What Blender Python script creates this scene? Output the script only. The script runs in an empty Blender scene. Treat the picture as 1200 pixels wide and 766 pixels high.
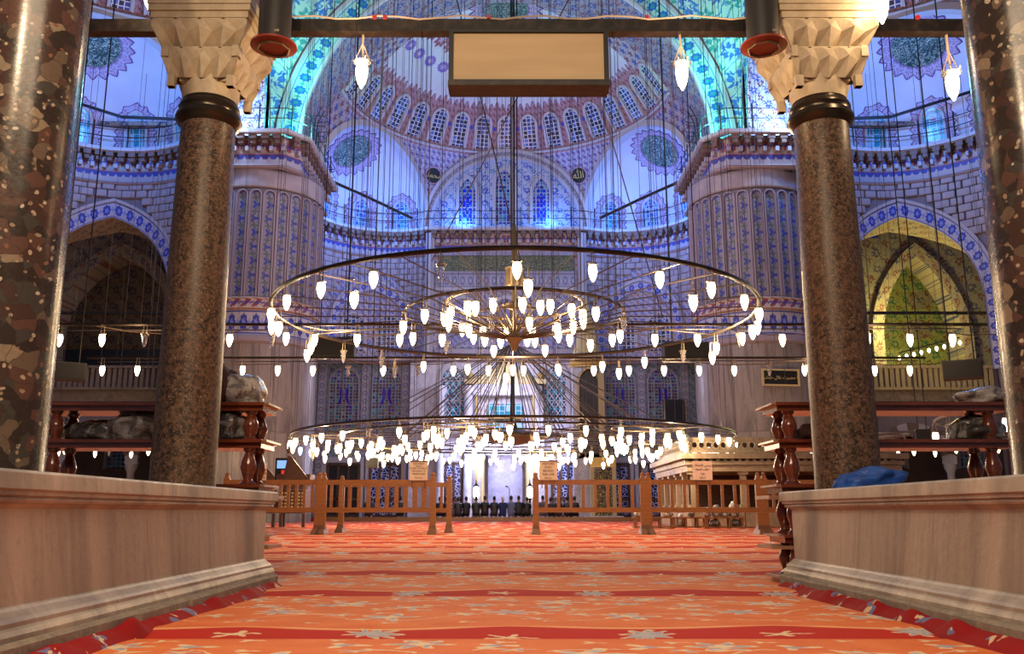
import bpy, bmesh, math, random
from math import sin, cos, tan, atan, atan2, acos, asin, sqrt, pi, radians as R
from mathutils import Vector, Matrix, noise
random.seed(7)
S = bpy.context.scene
COL = S.collection
# ---------------------------------------------------------------- camera
PITCH = R(11.75); FPX = 1043.0; CAMZ = .4
cam_d = bpy.data.cameras.new('camera'); cam = bpy.data.objects.new('camera', cam_d); COL.objects.link(cam)
cam_d.sensor_width = 36; cam_d.lens = 36*FPX/1200; cam_d.shift_x = 7/1200
cam.location = (0, 0, CAMZ); cam.rotation_euler = (pi/2+PITCH, 0, 0)
cam_d.clip_start = .05; cam_d.clip_end = 300
S.camera = cam
# ---------------------------------------------------------------- world, exposure
W = bpy.data.worlds.new('world'); S.world = W; W.use_nodes = True
W.node_tree.nodes['Background'].inputs[0].default_value = (.46, .41, .54, 1)
W.node_tree.nodes['Background'].inputs[1].default_value = .22
S.view_settings.view_transform = 'Standard'; S.view_settings.look = 'None'
S.view_settings.exposure = 0.0; S.view_settings.gamma = 1
S.cycles.max_bounces = 5; S.cycles.diffuse_bounces = 2; S.cycles.glossy_bounces = 3
S.cycles.transmission_bounces = 4; S.cycles.transparent_max_bounces = 6
S.cycles.caustics_reflective = False; S.cycles.caustics_refractive = False
S.cycles.sample_clamp_indirect = 4

def light(kind, name, loc, energy, color, size=.3, target=None, spot=None, blend=.6, size_y=None):
    d = bpy.data.lights.new(name, kind); d.energy = energy; d.color = color
    if kind == 'AREA':
        d.size = size
        if size_y: d.shape = 'RECTANGLE'; d.size_y = size_y
    else: d.shadow_soft_size = size
    if kind == 'SPOT': d.spot_size = R(spot); d.spot_blend = blend
    o = bpy.data.objects.new(name, d); COL.objects.link(o); o.location = loc
    if target is not None:
        o.rotation_euler = (Vector(target)-Vector(loc)).to_track_quat('-Z', 'Y').to_euler()
    return o
TEAL = (.10, .85, .80); BLUE = (.07, .27, 1.0); ICE = (.45, .62, 1.0); WARM = (1.0, .68, .38); LAV = (.62, .55, 1.0)
for s in (-1, 1):
    # floodlights standing on the pier cornices
    light('POINT', 'cornice_floodlight', (s*8.7, 36.3, 17.0), 420, TEAL, .25)
    light('SPOT', 'cornice_floodlight', (s*8.9, 34.9, 16.9), 2420, TEAL, .3, (s*6.5, 37.2, 25), 100)
    light('POINT', 'cornice_floodlight', (s*11.9, 35.0, 17.0), 600, (.36, .60, 1.0), .25)
    # blue floodlights along the exedra cornices
    light('POINT', 'exedra_floodlight', (s*8.4, 46.4, 16.9), 400, BLUE, .25)
    light('POINT', 'exedra_floodlight', (s*6.0, 47.6, 16.9), 330, BLUE, .25)
    light('POINT', 'exedra_floodlight', (s*2.4, 48.6, 16.8), 250, BLUE, .2)
    light('POINT', 'exedra_floodlight', (s*16.6, 34.2, 17.2), 650, (.08, .30, 1.0), .3)
    light('POINT', 'mihrab_floodlight', (s*1.7, 47.6, 3.4), 420, (.55, .62, 1.0), .3)
    light('POINT', 'aisle_light', (s*19, 40.5, 9.0), 620 if s > 0 else 60, (.95, .85, .25) if s > 0 else (1, .62, .35), .4)
# added unseen area lights: soft fill for the semi-dome and the hall
light('AREA', 'dome_wash', (0, 30, 17.5), 520, (.54, .44, 1.0), 9, (0, 47, 24))
light('AREA', 'hall_wash', (0, 27, 16), 1150, (.92, .76, .86), 12, (0, 46, 9))
light('POINT', 'mihrab_floodlight', (0, 46.5, 7.5), 500, (.72, .70, 1.0), .4)
# added unseen area fill for the foreground, then a spot above the camera
light('AREA', 'foreground_fill', (0, .3, 3.6), 105, (1.0, .76, .50), 2.2, (0, 3.4, 0), size_y=1.2)
light('SPOT', 'gallery_spot', (-1.2, .2, 3.3), 260, (1.0, .74, .46), .06, (.6, 5.2, 0), 95, .5)

# ---------------------------------------------------------------- names and tags
def link(o, parent=None):
    COL.objects.link(o)
    if parent is not None: o.parent = parent
    return o
def tag(o, label=None, cat=None, group=None, kind=None):
    if label: o['label'] = label
    if cat: o['category'] = cat
    if group: o['group'] = group
    if kind: o['kind'] = kind
    return o
def empty(name, loc=(0, 0, 0), rz=0, label=None, cat=None, group=None, parent=None, kind=None):
    o = bpy.data.objects.new(name, None); link(o, parent); o.location = loc; o.rotation_euler = (0, 0, rz)
    o.empty_display_size = .1
    return tag(o, label, cat, group, kind)
def inst(name, mesh, parent=None, loc=(0, 0, 0), rot=(0, 0, 0), sc=(1, 1, 1)):
    o = bpy.data.objects.new(name, mesh); link(o, parent); o.location = loc; o.rotation_euler = rot; o.scale = sc
    return o
def P(px, py, Y):
    """world point on the plane y=Y seen at the photograph's pixel"""
    c = Vector(((px-593)/FPX, 0, 0)); k = (383-py)/FPX
    d = Vector((c.x, cos(PITCH)-k*sin(PITCH), sin(PITCH)+k*cos(PITCH)))
    return Vector((0, 0, CAMZ)) + d*(Y/d.y)

# ---------------------------------------------------------------- mesh building
class MB:
    def __init__(s): s.v = []; s.f = []; s.uv = []
    def add(s, vs, fs, uv=None):
        n = len(s.v); s.v += [tuple(v) for v in vs]; s.f += [tuple(i+n for i in f) for f in fs]
        s.uv += list(uv) if uv else [(v[0]+v[1], v[2]) for v in vs]
        return s
    def box(s, c, d, rz=0, taper=1.0):
        x, y, z = d[0]/2, d[1]/2, d[2]/2; vs = []
        for k in (-1, 1):
            t = taper if k > 0 else 1
            for a, b in ((-1, -1), (1, -1), (1, 1), (-1, 1)):
                px, py = a*x*t, b*y*t
                vs.append((c[0]+px*cos(rz)-py*sin(rz), c[1]+px*sin(rz)+py*cos(rz), c[2]+k*z))
        return s.add(vs, [(3, 2, 1, 0), (4, 5, 6, 7), (0, 1, 5, 4), (1, 2, 6, 5), (2, 3, 7, 6), (3, 0, 4, 7)])
    def lathe(s, prof, c=(0, 0, 0), n=16, caps=True):
        vs = []; uv = []
        for (r, z) in prof:
            for i in range(n+1):
                a = 2*pi*i/n; vs.append((c[0]+r*cos(a), c[1]+r*sin(a), c[2]+z)); uv.append((a*max(r, .01), z))
        m = n+1; fs = [(j*m+i, j*m+i+1, (j+1)*m+i+1, (j+1)*m+i) for j in range(len(prof)-1) for i in range(n)]
        if caps: fs += [tuple(range(n-1, -1, -1)), tuple((len(prof)-1)*m+i for i in range(n))]
        return s.add(vs, fs, uv)
    def tube(s, pts, r, n=6, closed=False):
        pts = [Vector(p) for p in pts]; L = len(pts); vs = []; uv = []; acc = 0
        up0 = Vector((0, 0, 1))
        for i, p in enumerate(pts):
            a = pts[(i-1) % L] if (closed or i) else p; b = pts[(i+1) % L] if (closed or i < L-1) else p
            t = (b-a).normalized(); u = up0 if abs(t.z) < .95 else Vector((1, 0, 0))
            x = t.cross(u).normalized(); y = t.cross(x)
            if i: acc += (p-pts[i-1]).length
            rr = r[i] if isinstance(r, (list, tuple)) else r
            for k in range(n):
                an = 2*pi*k/n; vs.append(p+x*rr*cos(an)+y*rr*sin(an)); uv.append((k/n, acc))
        m = L if closed else L-1
        fs = [(i*n+k, i*n+(k+1) % n, ((i+1) % L)*n+(k+1) % n, ((i+1) % L)*n+k) for i in range(m) for k in range(n)]
        if not closed: fs += [tuple(range(n-1, -1, -1)), tuple((L-1)*n+k for k in range(n))]
        return s.add(vs, fs, uv)
    def grid(s, nu, nv, f, uvf=None):
        vs = []; uv = []
        for j in range(nv+1):
            for i in range(nu+1):
                a, b = i/nu, j/nv; vs.append(f(a, b)); uv.append(uvf(a, b) if uvf else (a, b))
        m = nu+1
        return s.add(vs, [(j*m+i, j*m+i+1, (j+1)*m+i+1, (j+1)*m+i) for j in range(nv) for i in range(nu)], uv)
    def prism(s, poly, f, d0, d1, cap0=False):
        """poly: list of (u,v); f(u,v,d)->point; capped at d1 with walls down to d0"""
        n = len(poly); vs = [f(u, v, d0) for u, v in poly]+[f(u, v, d1) for u, v in poly]
        fs = [tuple(range(n, 2*n))]+[(i, (i+1) % n, (i+1) % n+n, i+n) for i in range(n)]
        if cap0: fs.append(tuple(range(n-1, -1, -1)))
        return s.add(vs, fs, [tuple(p) for p in poly]*2)
    def ribbon(s, A, B, f, d0, d1, v0=0, v1=1, sides=True, closed=False):
        """band between outlines A and B (lists of (u,v)) at depth d1, with sides going back to d0"""
        n = len(A); acc = 0; us = []
        for i in range(n):
            if i: acc += math.dist(A[i], A[i-1])
            us.append(acc)
        vs = [f(*p, d1) for p in A]+[f(*p, d1) for p in B]
        uv = [(u, v0) for u in us]+[(u, v1) for u in us]
        m = n if closed else n-1; nx = lambda i: (i+1) % n
        fs = [(i, nx(i), nx(i)+n, i+n) for i in range(m)]
        if sides:
            vs += [f(*p, d0) for p in A]+[f(*p, d0) for p in B]; uv += [(u, v0) for u in us]+[(u, v1) for u in us]
            fs += [(i+2*n, nx(i)+2*n, nx(i), i) for i in range(m)]+[(i+n, nx(i)+n, nx(i)+3*n, i+3*n) for i in range(m)]
        return s.add(vs, fs, uv)
    def mesh(s, name, mat=None, smooth=False):
        me = bpy.data.meshes.new(name); me.from_pydata([tuple(v) for v in s.v], [], s.f); me.update()
        ul = me.uv_layers.new(name='UVMap'); uv = s.uv
        buf = []
        for l in me.loops: buf += uv[l.vertex_index]
        ul.data.foreach_set('uv', buf)
        if smooth:
            me.polygons.foreach_set('use_smooth', [True]*len(me.polygons))
            try: me.set_sharp_from_angle(angle=R(38))
            except Exception: pass
        if mat: me.materials.append(mat)
        return me
    def obj(s, name, mat, parent=None, smooth=False, kind=None):
        o = bpy.data.objects.new(name, s.mesh(name, mat, smooth)); link(o, parent)
        return tag(o, kind=kind)
def bevel_box_mesh(d, b, mat, name='block'):
    bm = bmesh.new(); bmesh.ops.create_cube(bm, size=1)
    for v in bm.verts: v.co = Vector((v.co.x*d[0], v.co.y*d[1], v.co.z*d[2]))
    bmesh.ops.bevel(bm, geom=bm.edges[:]+bm.verts[:], offset=b, segments=1, affect='EDGES')
    me = bpy.data.meshes.new(name); bm.to_mesh(me); bm.free(); me.materials.append(mat); return me
def arch(a, h, n=10, z0=0.0, u0=0.0, leg=0.0):
    """outline of a pointed arch from left foot to right foot"""
    c = max((h*h-a*a)/(2*a), 0); r = a+c; half = []
    if h*h > a*a:
        t1 = acos(c/r)
        for i in range(n+1): t = t1*i/n; half.append((-c+r*cos(t), r*sin(t)))
    else:
        for i in range(n+1): t = pi/2*i/n; half.append((a*cos(t), h*sin(t)))
    L = [(-x, y) for x, y in half]; Rr = list(reversed(half))[1:]
    pts = L+Rr
    if leg: pts = [(-a, -leg)]+pts+[(a, -leg)]
    return [(x+u0, y+z0) for x, y in pts]
def plane_map(o, t, n):
    o, t, n = Vector(o), Vector(t).normalized(), Vector(n).normalized()
    return lambda u, z, d: Vector((o.x+t.x*u+n.x*d, o.y+t.y*u+n.y*d, z))
def cyl_map(c, r, th0, sgn=1, out=-1):
    """u arc length from angle th0, d towards the axis when out=-1"""
    def f(u, z, d):
        th = th0+sgn*u/r; q = r+out*d; return Vector((c[0]+q*cos(th), c[1]+q*sin(th), z))
    return f
# ---------------------------------------------------------------- node shorthand
class NV:
    def __init__(s, k): s.k = k
    def _b(s, o, op, rev=False):
        a, b = (o, s) if rev else (s, o); return M_(op, a, b)
    def __add__(s, o): return s._b(o, 'ADD')
    def __radd__(s, o): return s._b(o, 'ADD', True)
    def __sub__(s, o): return s._b(o, 'SUBTRACT')
    def __rsub__(s, o): return s._b(o, 'SUBTRACT', True)
    def __mul__(s, o): return s._b(o, 'MULTIPLY')
    def __rmul__(s, o): return s._b(o, 'MULTIPLY', True)
    def __truediv__(s, o): return s._b(o, 'DIVIDE')
NT = None
def put(sock, v):
    if isinstance(v, NV): NT.links.new(v.k, sock)
    elif isinstance(v, (tuple, list)) and len(v) == 3 and sock.type == 'RGBA': sock.default_value = (*v, 1)
    else: sock.default_value = v
def M_(op, *a):
    n = NT.nodes.new('ShaderNodeMath'); n.operation = op
    for i, x in enumerate(a): put(n.inputs[i], x)
    return NV(n.outputs[0])
def ss(x, lo, hi):
    n = NT.nodes.new('ShaderNodeMapRange'); n.clamp = True; put(n.inputs[0], x); n.inputs[1].default_value = lo; n.inputs[2].default_value = hi
    return NV(n.outputs[0])
def mix(f, a, b):
    n = NT.nodes.new('ShaderNodeMix'); n.data_type = 'RGBA'; n.clamp_factor = True
    put(n.inputs[0], f); put(n.inputs[6], a); put(n.inputs[7], b); return NV(n.outputs[2])
def coords(kind='UV', sc=None):
    tc = NT.nodes.new('ShaderNodeTexCoord'); s = NT.nodes.new('ShaderNodeSeparateXYZ')
    NT.links.new(tc.outputs[kind], s.inputs[0]); return [NV(s.outputs[i]) for i in range(3)], NV(tc.outputs[kind])
def comb(x, y, z=0.0):
    n = NT.nodes.new('ShaderNodeCombineXYZ'); put(n.inputs[0], x); put(n.inputs[1], y); put(n.inputs[2], z); return NV(n.outputs[0])
def nz(vec, scale, detail=3, rough=.5, out=0, dist=0.0):
    n = NT.nodes.new('ShaderNodeTexNoise'); put(n.inputs['Vector'], vec); n.inputs['Scale'].default_value = scale
    n.inputs['Detail'].default_value = detail; n.inputs['Roughness'].default_value = rough; n.inputs['Distortion'].default_value = dist
    return NV(n.outputs[out])
def vor(vec, scale, feat='F1', rnd=1.0, out=0):
    n = NT.nodes.new('ShaderNodeTexVoronoi'); n.feature = feat; put(n.inputs['Vector'], vec); n.inputs['Scale'].default_value = scale
    n.inputs['Randomness'].default_value = rnd; return NV(n.outputs[out])
def ramp(x, stops, const=False):
    n = NT.nodes.new('ShaderNodeValToRGB'); put(n.inputs[0], x); cr = n.color_ramp
    if const: cr.interpolation = 'CONSTANT'
    while len(cr.elements) < len(stops): cr.elements.new(.5)
    for e, (p, c) in zip(cr.elements, stops): e.position = p; e.color = (*c, 1)
    return NV(n.outputs[0])
def sepc(c):
    n = NT.nodes.new('ShaderNodeSeparateColor'); put(n.inputs[0], c); return [NV(n.outputs[i]) for i in range(3)]
def fr(x): return M_('FRACT', x)
def SIN(x): return M_('SINE', x)
def AB(x): return M_('ABSOLUTE', x)
def MX(a, b): return M_('MAXIMUM', a, b)
def MN(a, b): return M_('MINIMUM', a, b)
def flower(cu, cv, r, n, dep=.3, soft=.02, rot=0.0):
    rad = M_('SQRT', cu*cu+cv*cv); th = M_('ARCTAN2', cv, cu)
    edge = M_('COSINE', th*n+rot)*(r*dep)+r*(1-dep)
    return ss(edge-rad, -soft/2, soft/2), rad
def line(d, w, soft): return ss(AB(d)*-1+w, 0, soft)
def mat(name, fn, rough=.6, metal=0.0, spec=.5, coat=0.0, coat_r=.1, bump=None, bdist=.02, trans=0.0, emis=None, estr=0.0, alpha=1.0, ior=None):
    global NT
    m = bpy.data.materials.new(name); m.use_nodes = True; NT = m.node_tree
    b = NT.nodes['Principled BSDF']
    r = fn() if callable(fn) else fn
    h = None
    if isinstance(r, dict): h = r.get('h'); rough = r.get('rough', rough); emis = r.get('emis', emis); r = r['c']
    put(b.inputs['Base Color'], r); put(b.inputs['Roughness'], rough); b.inputs['Metallic'].default_value = metal
    b.inputs['Specular IOR Level'].default_value = spec; b.inputs['Coat Weight'].default_value = coat; b.inputs['Coat Roughness'].default_value = coat_r
    b.inputs['Transmission Weight'].default_value = trans; b.inputs['Alpha'].default_value = alpha
    if ior: b.inputs['IOR'].default_value = ior
    if emis is not None: put(b.inputs['Emission Color'], emis); b.inputs['Emission Strength'].default_value = estr; m.cycles.emission_sampling = 'NONE'
    if h is not None:
        bn = NT.nodes.new('ShaderNodeBump'); bn.inputs['Strength'].default_value = bump or .5; bn.inputs['Distance'].default_value = bdist
        put(bn.inputs['Height'], h); NT.links.new(bn.outputs[0], b.inputs['Normal'])
    return m
# ---------------------------------------------------------------- materials
WHT = (.62, .60, .60); CREAM = (.60, .52, .42); BLU = (.035, .05, .36); TUR = (.03, .30, .34); RED = (.34, .05, .045); MAR = (.16, .03, .045)
def tile(ground, c1, c2, s, vine=BLU, dens=1.0):
    def f():
        (u, v, _), uv = coords('UV')
        n1 = nz(uv, 1.3, 2); n2 = nz(uv, 2.2/s, 2, .5, 1); d1, d2, _ = sepc(n2)
        u = u+(d1-.5)*(.55*s); v = v+(d2-.5)*(.55*s)
        a, b = fr(u/s)-.5, fr(v/s)-.5
        a2, b2 = fr(u/s+.5)-.5, fr(v/s+.5)-.5
        col = mix(ss(n1, .3, .7), ground, tuple(x*.86 for x in ground))
        vn = line(a-SIN(v*(2*pi/s))*.26, .045, .03); col = mix(vn, col, vine)
        vn2 = line(b-SIN(u*(2*pi/s))*.26, .035, .03); col = mix(vn2*.8, col, vine)
        f1, r1 = flower(a, b, .27*dens, 8, .18, .03); col = mix(f1, col, c1)
        f1b, _r = flower(a, b, .15*dens, 6, .3, .03); col = mix(f1b, col, ground)
        f2, r2 = flower(a2, b2, .22*dens, 5, .25, .03); col = mix(f2, col, c2)
        f2b, _r = flower(a2, b2, .09*dens, 4, .2, .03); col = mix(f2b, col, ground)
        q = s*.33; a3, b3 = fr(u/q)-.5, fr(v/q)-.5; f4, _r = flower(a3, b3, .2, 4, .4, .06); col = mix(f4*.75, col, vine)
        return col
    return f
m_tile = mat('painted_tile', tile((.44, .42, .46), BLU, RED, .42), .5)
m_tile_dense = mat('painted_tile_dense', tile((.30, .28, .34), BLU, BLU, .34), .5)
m_spandrel = mat('painted_spandrel', tile((.50, .52, .60), BLU, MAR, .6, dens=1.15), .5)
m_pend = mat('pendentive_paint', tile((.36, .46, .40), (.02, .11, .36), (.03, .22, .20), 1.3, (.02, .12, .36), 1.25), .55)
m_qtile = mat('qibla_tile', tile((.30, .33, .33), (.03, .08, .24), (.02, .18, .2), .5, (.04, .10, .18)), .3)
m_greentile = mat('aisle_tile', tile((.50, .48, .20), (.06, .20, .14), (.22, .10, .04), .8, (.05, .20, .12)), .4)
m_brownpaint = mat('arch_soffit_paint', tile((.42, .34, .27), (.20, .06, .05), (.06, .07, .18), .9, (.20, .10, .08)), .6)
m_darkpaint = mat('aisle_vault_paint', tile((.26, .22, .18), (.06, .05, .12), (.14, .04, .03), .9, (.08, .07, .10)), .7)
def stripes(f0, period=None):
    return f0
def f_band(ground, c, s, c2=None):
    def f():
        (u, v, _), uv = coords('UV')
        a = fr(u/s)-.5; b = v-.5
        fl, _r = flower(a, b*.9, .34, 8, .10, .04); col = mix(fl, ground, c)
        fi, _r = flower(a, b*.9, .17, 5, .2, .04); col = mix(fi, col, c2 or ground)
        a2 = fr(u/s+.5)-.5
        f3, _r = flower(a2, b*.9, .16, 4, .3, .04); col = mix(f3, col, c2 or c)
        edge = ss(AB(b), .40, .43); col = mix(edge, col, c)
        edge2 = ss(AB(b), .46, .47); col = mix(edge2, col, ground)
        return col
    return f
m_band_blue = mat('blue_border', f_band((.46, .44, .50), BLU, .5, (.2, .25, .6)), .5)
m_band_red = mat('red_border', f_band((.50, .42, .36), (.28, .06, .05), .45, BLU), .5)
m_band_teal = mat('arch_border', f_band((.38, .56, .48), (.02, .12, .42), .62, (.03, .26, .28)), .5)
m_band_grey = mat('grey_border', f_band((.32, .30, .34), (.18, .16, .24), .45, (.4, .38, .42)), .6)
def f_trefoil():
    (u, v, _), uv = coords('UV')
    a = fr(u/.34)-.5
    top = AB(SIN(u*(pi/.34)+1.57))*-.55+AB(a)*.7+.62; col = mix(ss(v-(top+.08), 0, .05), (.40, .36, .40), (.045, .05, .28))
    col = mix(ss(v, .86, .88), col, (.30, .05, .05)); return mix(ss(v, .95, .96), col, (.5, .46, .5))
m_trefoil = mat('trefoil_band', f_trefoil, .5)
def f_semi():
    # UV: u azimuth in degrees, v elevation in degrees
    (u, v, _), uv = coords('UV')
    plaster = mix(ss(nz(uv, .05, 3), .35, .65), (.60, .57, .62), (.50, .47, .54))
    # painted crown ribs and rosettes on the bare plaster
    per = 10.3
    a = (fr(u/per+.5)-.5)*per
    w = M_('COSINE', v*(pi/180))
    aw = a*w*1.0
    ro, _r = flower(aw, v-56.5, 2.2, 12, .08, .2); col = mix(ro, plaster, (.20, .12, .42))
    ro2, _r = flower(aw, v-56.5, 1.1, 6, .3, .2); col = mix(ro2, col, (.5, .4, .5))
    a3 = (fr(u/per)-.5)*per*w
    ro3, _r = flower(a3, (v-65)*.7, 2.6, 8, .14, .2); col = mix(ro3, col, (.30, .08, .12))
    ro4, _r = flower(a3, (v-65)*.7, 1.3, 6, .3, .2); col = mix(ro4, col, (.5, .4, .5))
    # damask zone round the windows, lobed at its top
    lobe = AB(SIN(u*(pi/3.0)))*2.2+AB(SIN(u*(pi/9.0)))*1.4+44.0
    zone = ss(lobe-v, 0, .15)
    cu, cv = fr(u/2.2)-.5, fr(v/2.2)-.5
    d1 = line(cu-SIN(v*(2*pi/2.2))*.28, .07, .05); d2 = line(cv-SIN(u*(2*pi/2.2))*.28, .07, .05)
    fl, _r = flower(cu, cv, .26, 6, .25, .05)
    dam = mix(MX(MX(d1, d2), fl), (.36, .20, .22), (.20, .04, .055))
    dam = mix(ss(vor(comb(u, v, 0.0), 1.1), .12, .2), (.50, .40, .44), dam)
    b9, _r = flower(a3/w, v-38, 1.0, 6, .2, .2); dam = mix(b9, dam, (.05, .06, .40))
    col = mix(zone, col, dam)
    rim = line(lobe-v, .22, .12); col = mix(rim, col, (.16, .05, .20))
    # spandrels under the ring cornice: blue arabesque
    sp = ss(28.6-v, 0, .1)
    s1 = line(cu-SIN(v*(2*pi/2.2))*.3, .10, .05); s2, _r = flower(cu, cv, .3, 5, .3, .05)
    spc = mix(MX(s1, s2), (.42, .40, .52), (.05, .06, .36)); spc = mix(line(cv, .05, .04), spc, (.26, .08, .12))
    col = mix(sp, col, spc)
    fram = ss(AB(AB(u)-94)*-1+18, 0, .3)
    f2, _r = flower(fr(u/5)-.5, fr(v/5)-.5, .3, 5, .3, .04); f3, _r = flower(fr(u/5+.5)-.5, fr(v/5+.5)-.5, .34, 7, .3, .04)
    frc = mix(f2, (.40, .34, .36), (.20, .06, .08)); frc = mix(f3, frc, (.06, .08, .30))
    return mix(fram, col, frc)
m_semi = mat('semi_dome_paint', f_semi, .7)
def f_plaster():
    (x, y, z), ob = coords('Object')
    return mix(ss(nz(ob, .35, 4), .35, .65), (.58, .57, .62), (.48, .46, .53))
m_plaster = mat('pale_plaster', f_plaster, .75)
def f_lobe():
    (u, v, _), uv = coords('UV')   # u = length, v = 0..1 outwards
    a = fr(u*1.0)-.5
    q, b = fr(u*2)-.5, fr(v*3)-.5
    f1, _r = flower(q, b, .34, 5, .3, .08); c = mix(f1, (.42, .34, .46), (.22, .05, .10))
    f2, _r = flower(q, b, .12, 4, .2, .05); c = mix(f2, c, (.45, .4, .5)); c = mix(line(a, .04, .03), c, (.18, .04, .14)); c = mix(ss(v, .88, .90), c, (.12, .03, .14))
    return mix(line(v-.06, .05, .03), c, (.14, .03, .14))
m_lobe = mat('rosette_border', f_lobe, .6)
def lattice(frame, stops, s, w, rnd=.15, asp=1.0):
    def f():
        (u, v, _), uv = coords('UV')
        p = comb(u, v*asp, 0.0)
        e = vor(p, s, 'DISTANCE_TO_EDGE', rnd); c = vor(p, s, 'F1', rnd, 1); r_, g_, b_ = sepc(c)
        return mix(ss(e, w, w*1.6), frame, ramp(r_, stops, True))
    return f
m_lat_dome = mat('plaster_lattice_glass', lattice((.62, .62, .66), [(0, (.02, .03, .06)), (.5, (.03, .06, .22)), (.8, (.10, .16, .42))], 4.2, .07), .25)
m_lat_blue = mat('blue_lattice_glass', lattice((.40, .55, .75), [(0, (.03, .10, .40)), (.35, (.02, .30, .42)), (.6, (.05, .06, .30)), (.85, (.30, .50, .70))], 4.0, .06), .25)
m_lat_lunette = mat('lunette_lattice_glass', lattice((.34, .44, .56), [(0, (.02, .04, .34)), (.35, (.03, .22, .34)), (.55, (.01, .02, .20)), (.8, (.10, .30, .42))], 4.5, .07), .25)
m_lat_aisle = mat('turquoise_lattice_glass', lattice((.36, .50, .62), [(0, (.02, .22, .30)), (.4, (.04, .34, .36)), (.7, (.30, .44, .55)), (.9, (.30, .06, .06))], 3.4, .05), .25)
m_lat_tile = mat('stained_lattice_glass', lattice((.34, .32, .30), [(0, (.05, .05, .10)), (.3, (.03, .20, .26)), (.5, (.06, .04, .30)), (.7, (.10, .10, .12)), (.88, (.10, .30, .36))], 5.5, .08), .2)
def f_diamond():
    (u, v, _), uv = coords('UV')
    p, q = u*2.9+v*2.1, u*2.9-v*2.1
    e = MN(AB(fr(p)-.5), AB(fr(q)-.5)); ch = fr(M_('FLOOR', p)*.5+M_('FLOOR', q)*.5)
    col = mix(ss(ch, .2, .3), (.02, .03, .07), (.03, .26, .36))
    return mix(ss(e, .05, .09), (.55, .58, .68), col)
m_diamond = mat('diamond_lattice_glass', f_diamond, .2)
m_purple = mat('violet_stained_glass', (.06, .015, .36), .2)
m_cobalt = mat('cobalt_stained_glass', (.015, .03, .60), .2)
def f_doorgrille():
    (u, v, _), uv = coords('UV')
    p = comb(u, v, 0.0)
    e = vor(p, 5.5, 'DISTANCE_TO_EDGE', .9)
    return {'c': mix(ss(e, .05, .08), (.55, .62, .85), (.02, .03, .16))}
m_doorgrille = mat('grille_glass', f_doorgrille, .2)
def f_flute():
    (u, v, _), uv = coords('UV')   # metres, u from panel centre
    s = .62
    vine = line(u-SIN(v*(2*pi/s/2))*.09, .03, .015)
    col = mix(ss(nz(uv, 2, 2), .3, .7), (.27, .25, .31), (.22, .20, .27))
    b = fr(v/s)-.5
    leaf, _r = flower((u-SIN(v*(2*pi/s/2))*.03)*1.0/.62, b, .30, 3, .35, .05); col = mix(leaf, col, (.035, .05, .34))
    b2 = fr(v/s+.5)-.5
    l2, _r = flower(u/.62, b2, .22, 4, .35, .05); col = mix(l2, col, (.08, .12, .10))
    col = mix(vine, col, (.10, .12, .12))
    return col
m_flute = mat('fluted_tile_panel', f_flute, .5)
m_rib = mat('pink_stone_rib', (.31, .255, .29), .6)
def f_marble(base, dark, sc=1.0, vert=True, vein=.5):
    def f():
        (x, y, z), ob = coords('Object')
        p = comb(x*1.0, y*1.0, z*(.18 if vert else 1.0))
        n1 = nz(p, 1.8*sc, 5, .6, dist=1.2); n2 = nz(p, 7*sc, 4, .6)
        c = mix(ss(n1, .45, .62), base, dark); c = mix(ss(n2, .4, .8)*vein, c, tuple(k*.7 for k in dark))
        return {'c': c, 'h': nz(ob, 30, 3)}
    return f
m_marble_pier = mat('veined_marble', f_marble((.30, .25, .23), (.17, .14, .13), 1.2), .35, bump=.05)
m_marble_white = mat('white_marble', f_marble((.62, .60, .64), (.46, .44, .50), .8, False), .3, bump=.05)
def f_parapet():
    (x, y, z), ob = coords('Object')
    sk = comb(x, y+z*.30, z*.10)
    n1 = nz(sk, 3.2, 5, .55, dist=.5); n2 = nz(ob, 26, 5, .65); n3 = nz(ob, 2.2, 3)
    c = mix(ss(n1, .40, .62), (.50, .44, .35), (.29, .25, .20)); c = mix(ss(n1, .58, .70)*.8, c, (.15, .135, .12))
    c = mix(ss(n2, .55, .75)*.4, c, (.20, .16, .12)); c = mix(ss(nz(sk, 11, 4, .6, dist=1), .52, .68)*.55, c, (.20, .17, .145)); c = mix(ss(n3, .5, .8)*.3, c, (.56, .49, .39))
    return {'c': c, 'h': n2+n1*2, 'rough': ss(n2, 0, 1)*.25+.34}
m_parapet = mat('weathered_marble', f_parapet, .45, bump=.35, bdist=.006)
def f_footing():
    (x, y, z), ob = coords('Object')
    n = nz(ob, 22, 6, .7)
    return {'c': mix(ss(n, .35, .7), (.20, .17, .13), (.34, .28, .21)), 'h': n}
m_footing = mat('rough_footing_stone', f_footing, .8, bump=.8, bdist=.012)
def f_granite():
    (x, y, z), ob = coords('Object')
    n1 = nz(ob, 46, 4, .75); n2 = nz(ob, 5, 3); n3 = nz(ob, 110, 2)
    c = mix(ss(n1, .40, .60), (.022, .015, .011), (.17, .095, .058)); c = mix(ss(n2, .45, .75)*.5, c, (.15, .08, .045))
    c = mix(ss(n3, .62, .70), c, (.32, .22, .14)); c = mix(ss(vor(ob, 60), .0, .12), (.03, .02, .018), c)
    return {'c': c, 'h': n1, 'rough': ss(n1, 0, 1)*.3+.30}
m_granite = mat('brown_granite', f_granite, .3, coat=.08, spec=.3, coat_r=.3, bump=.15, bdist=.003)
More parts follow.
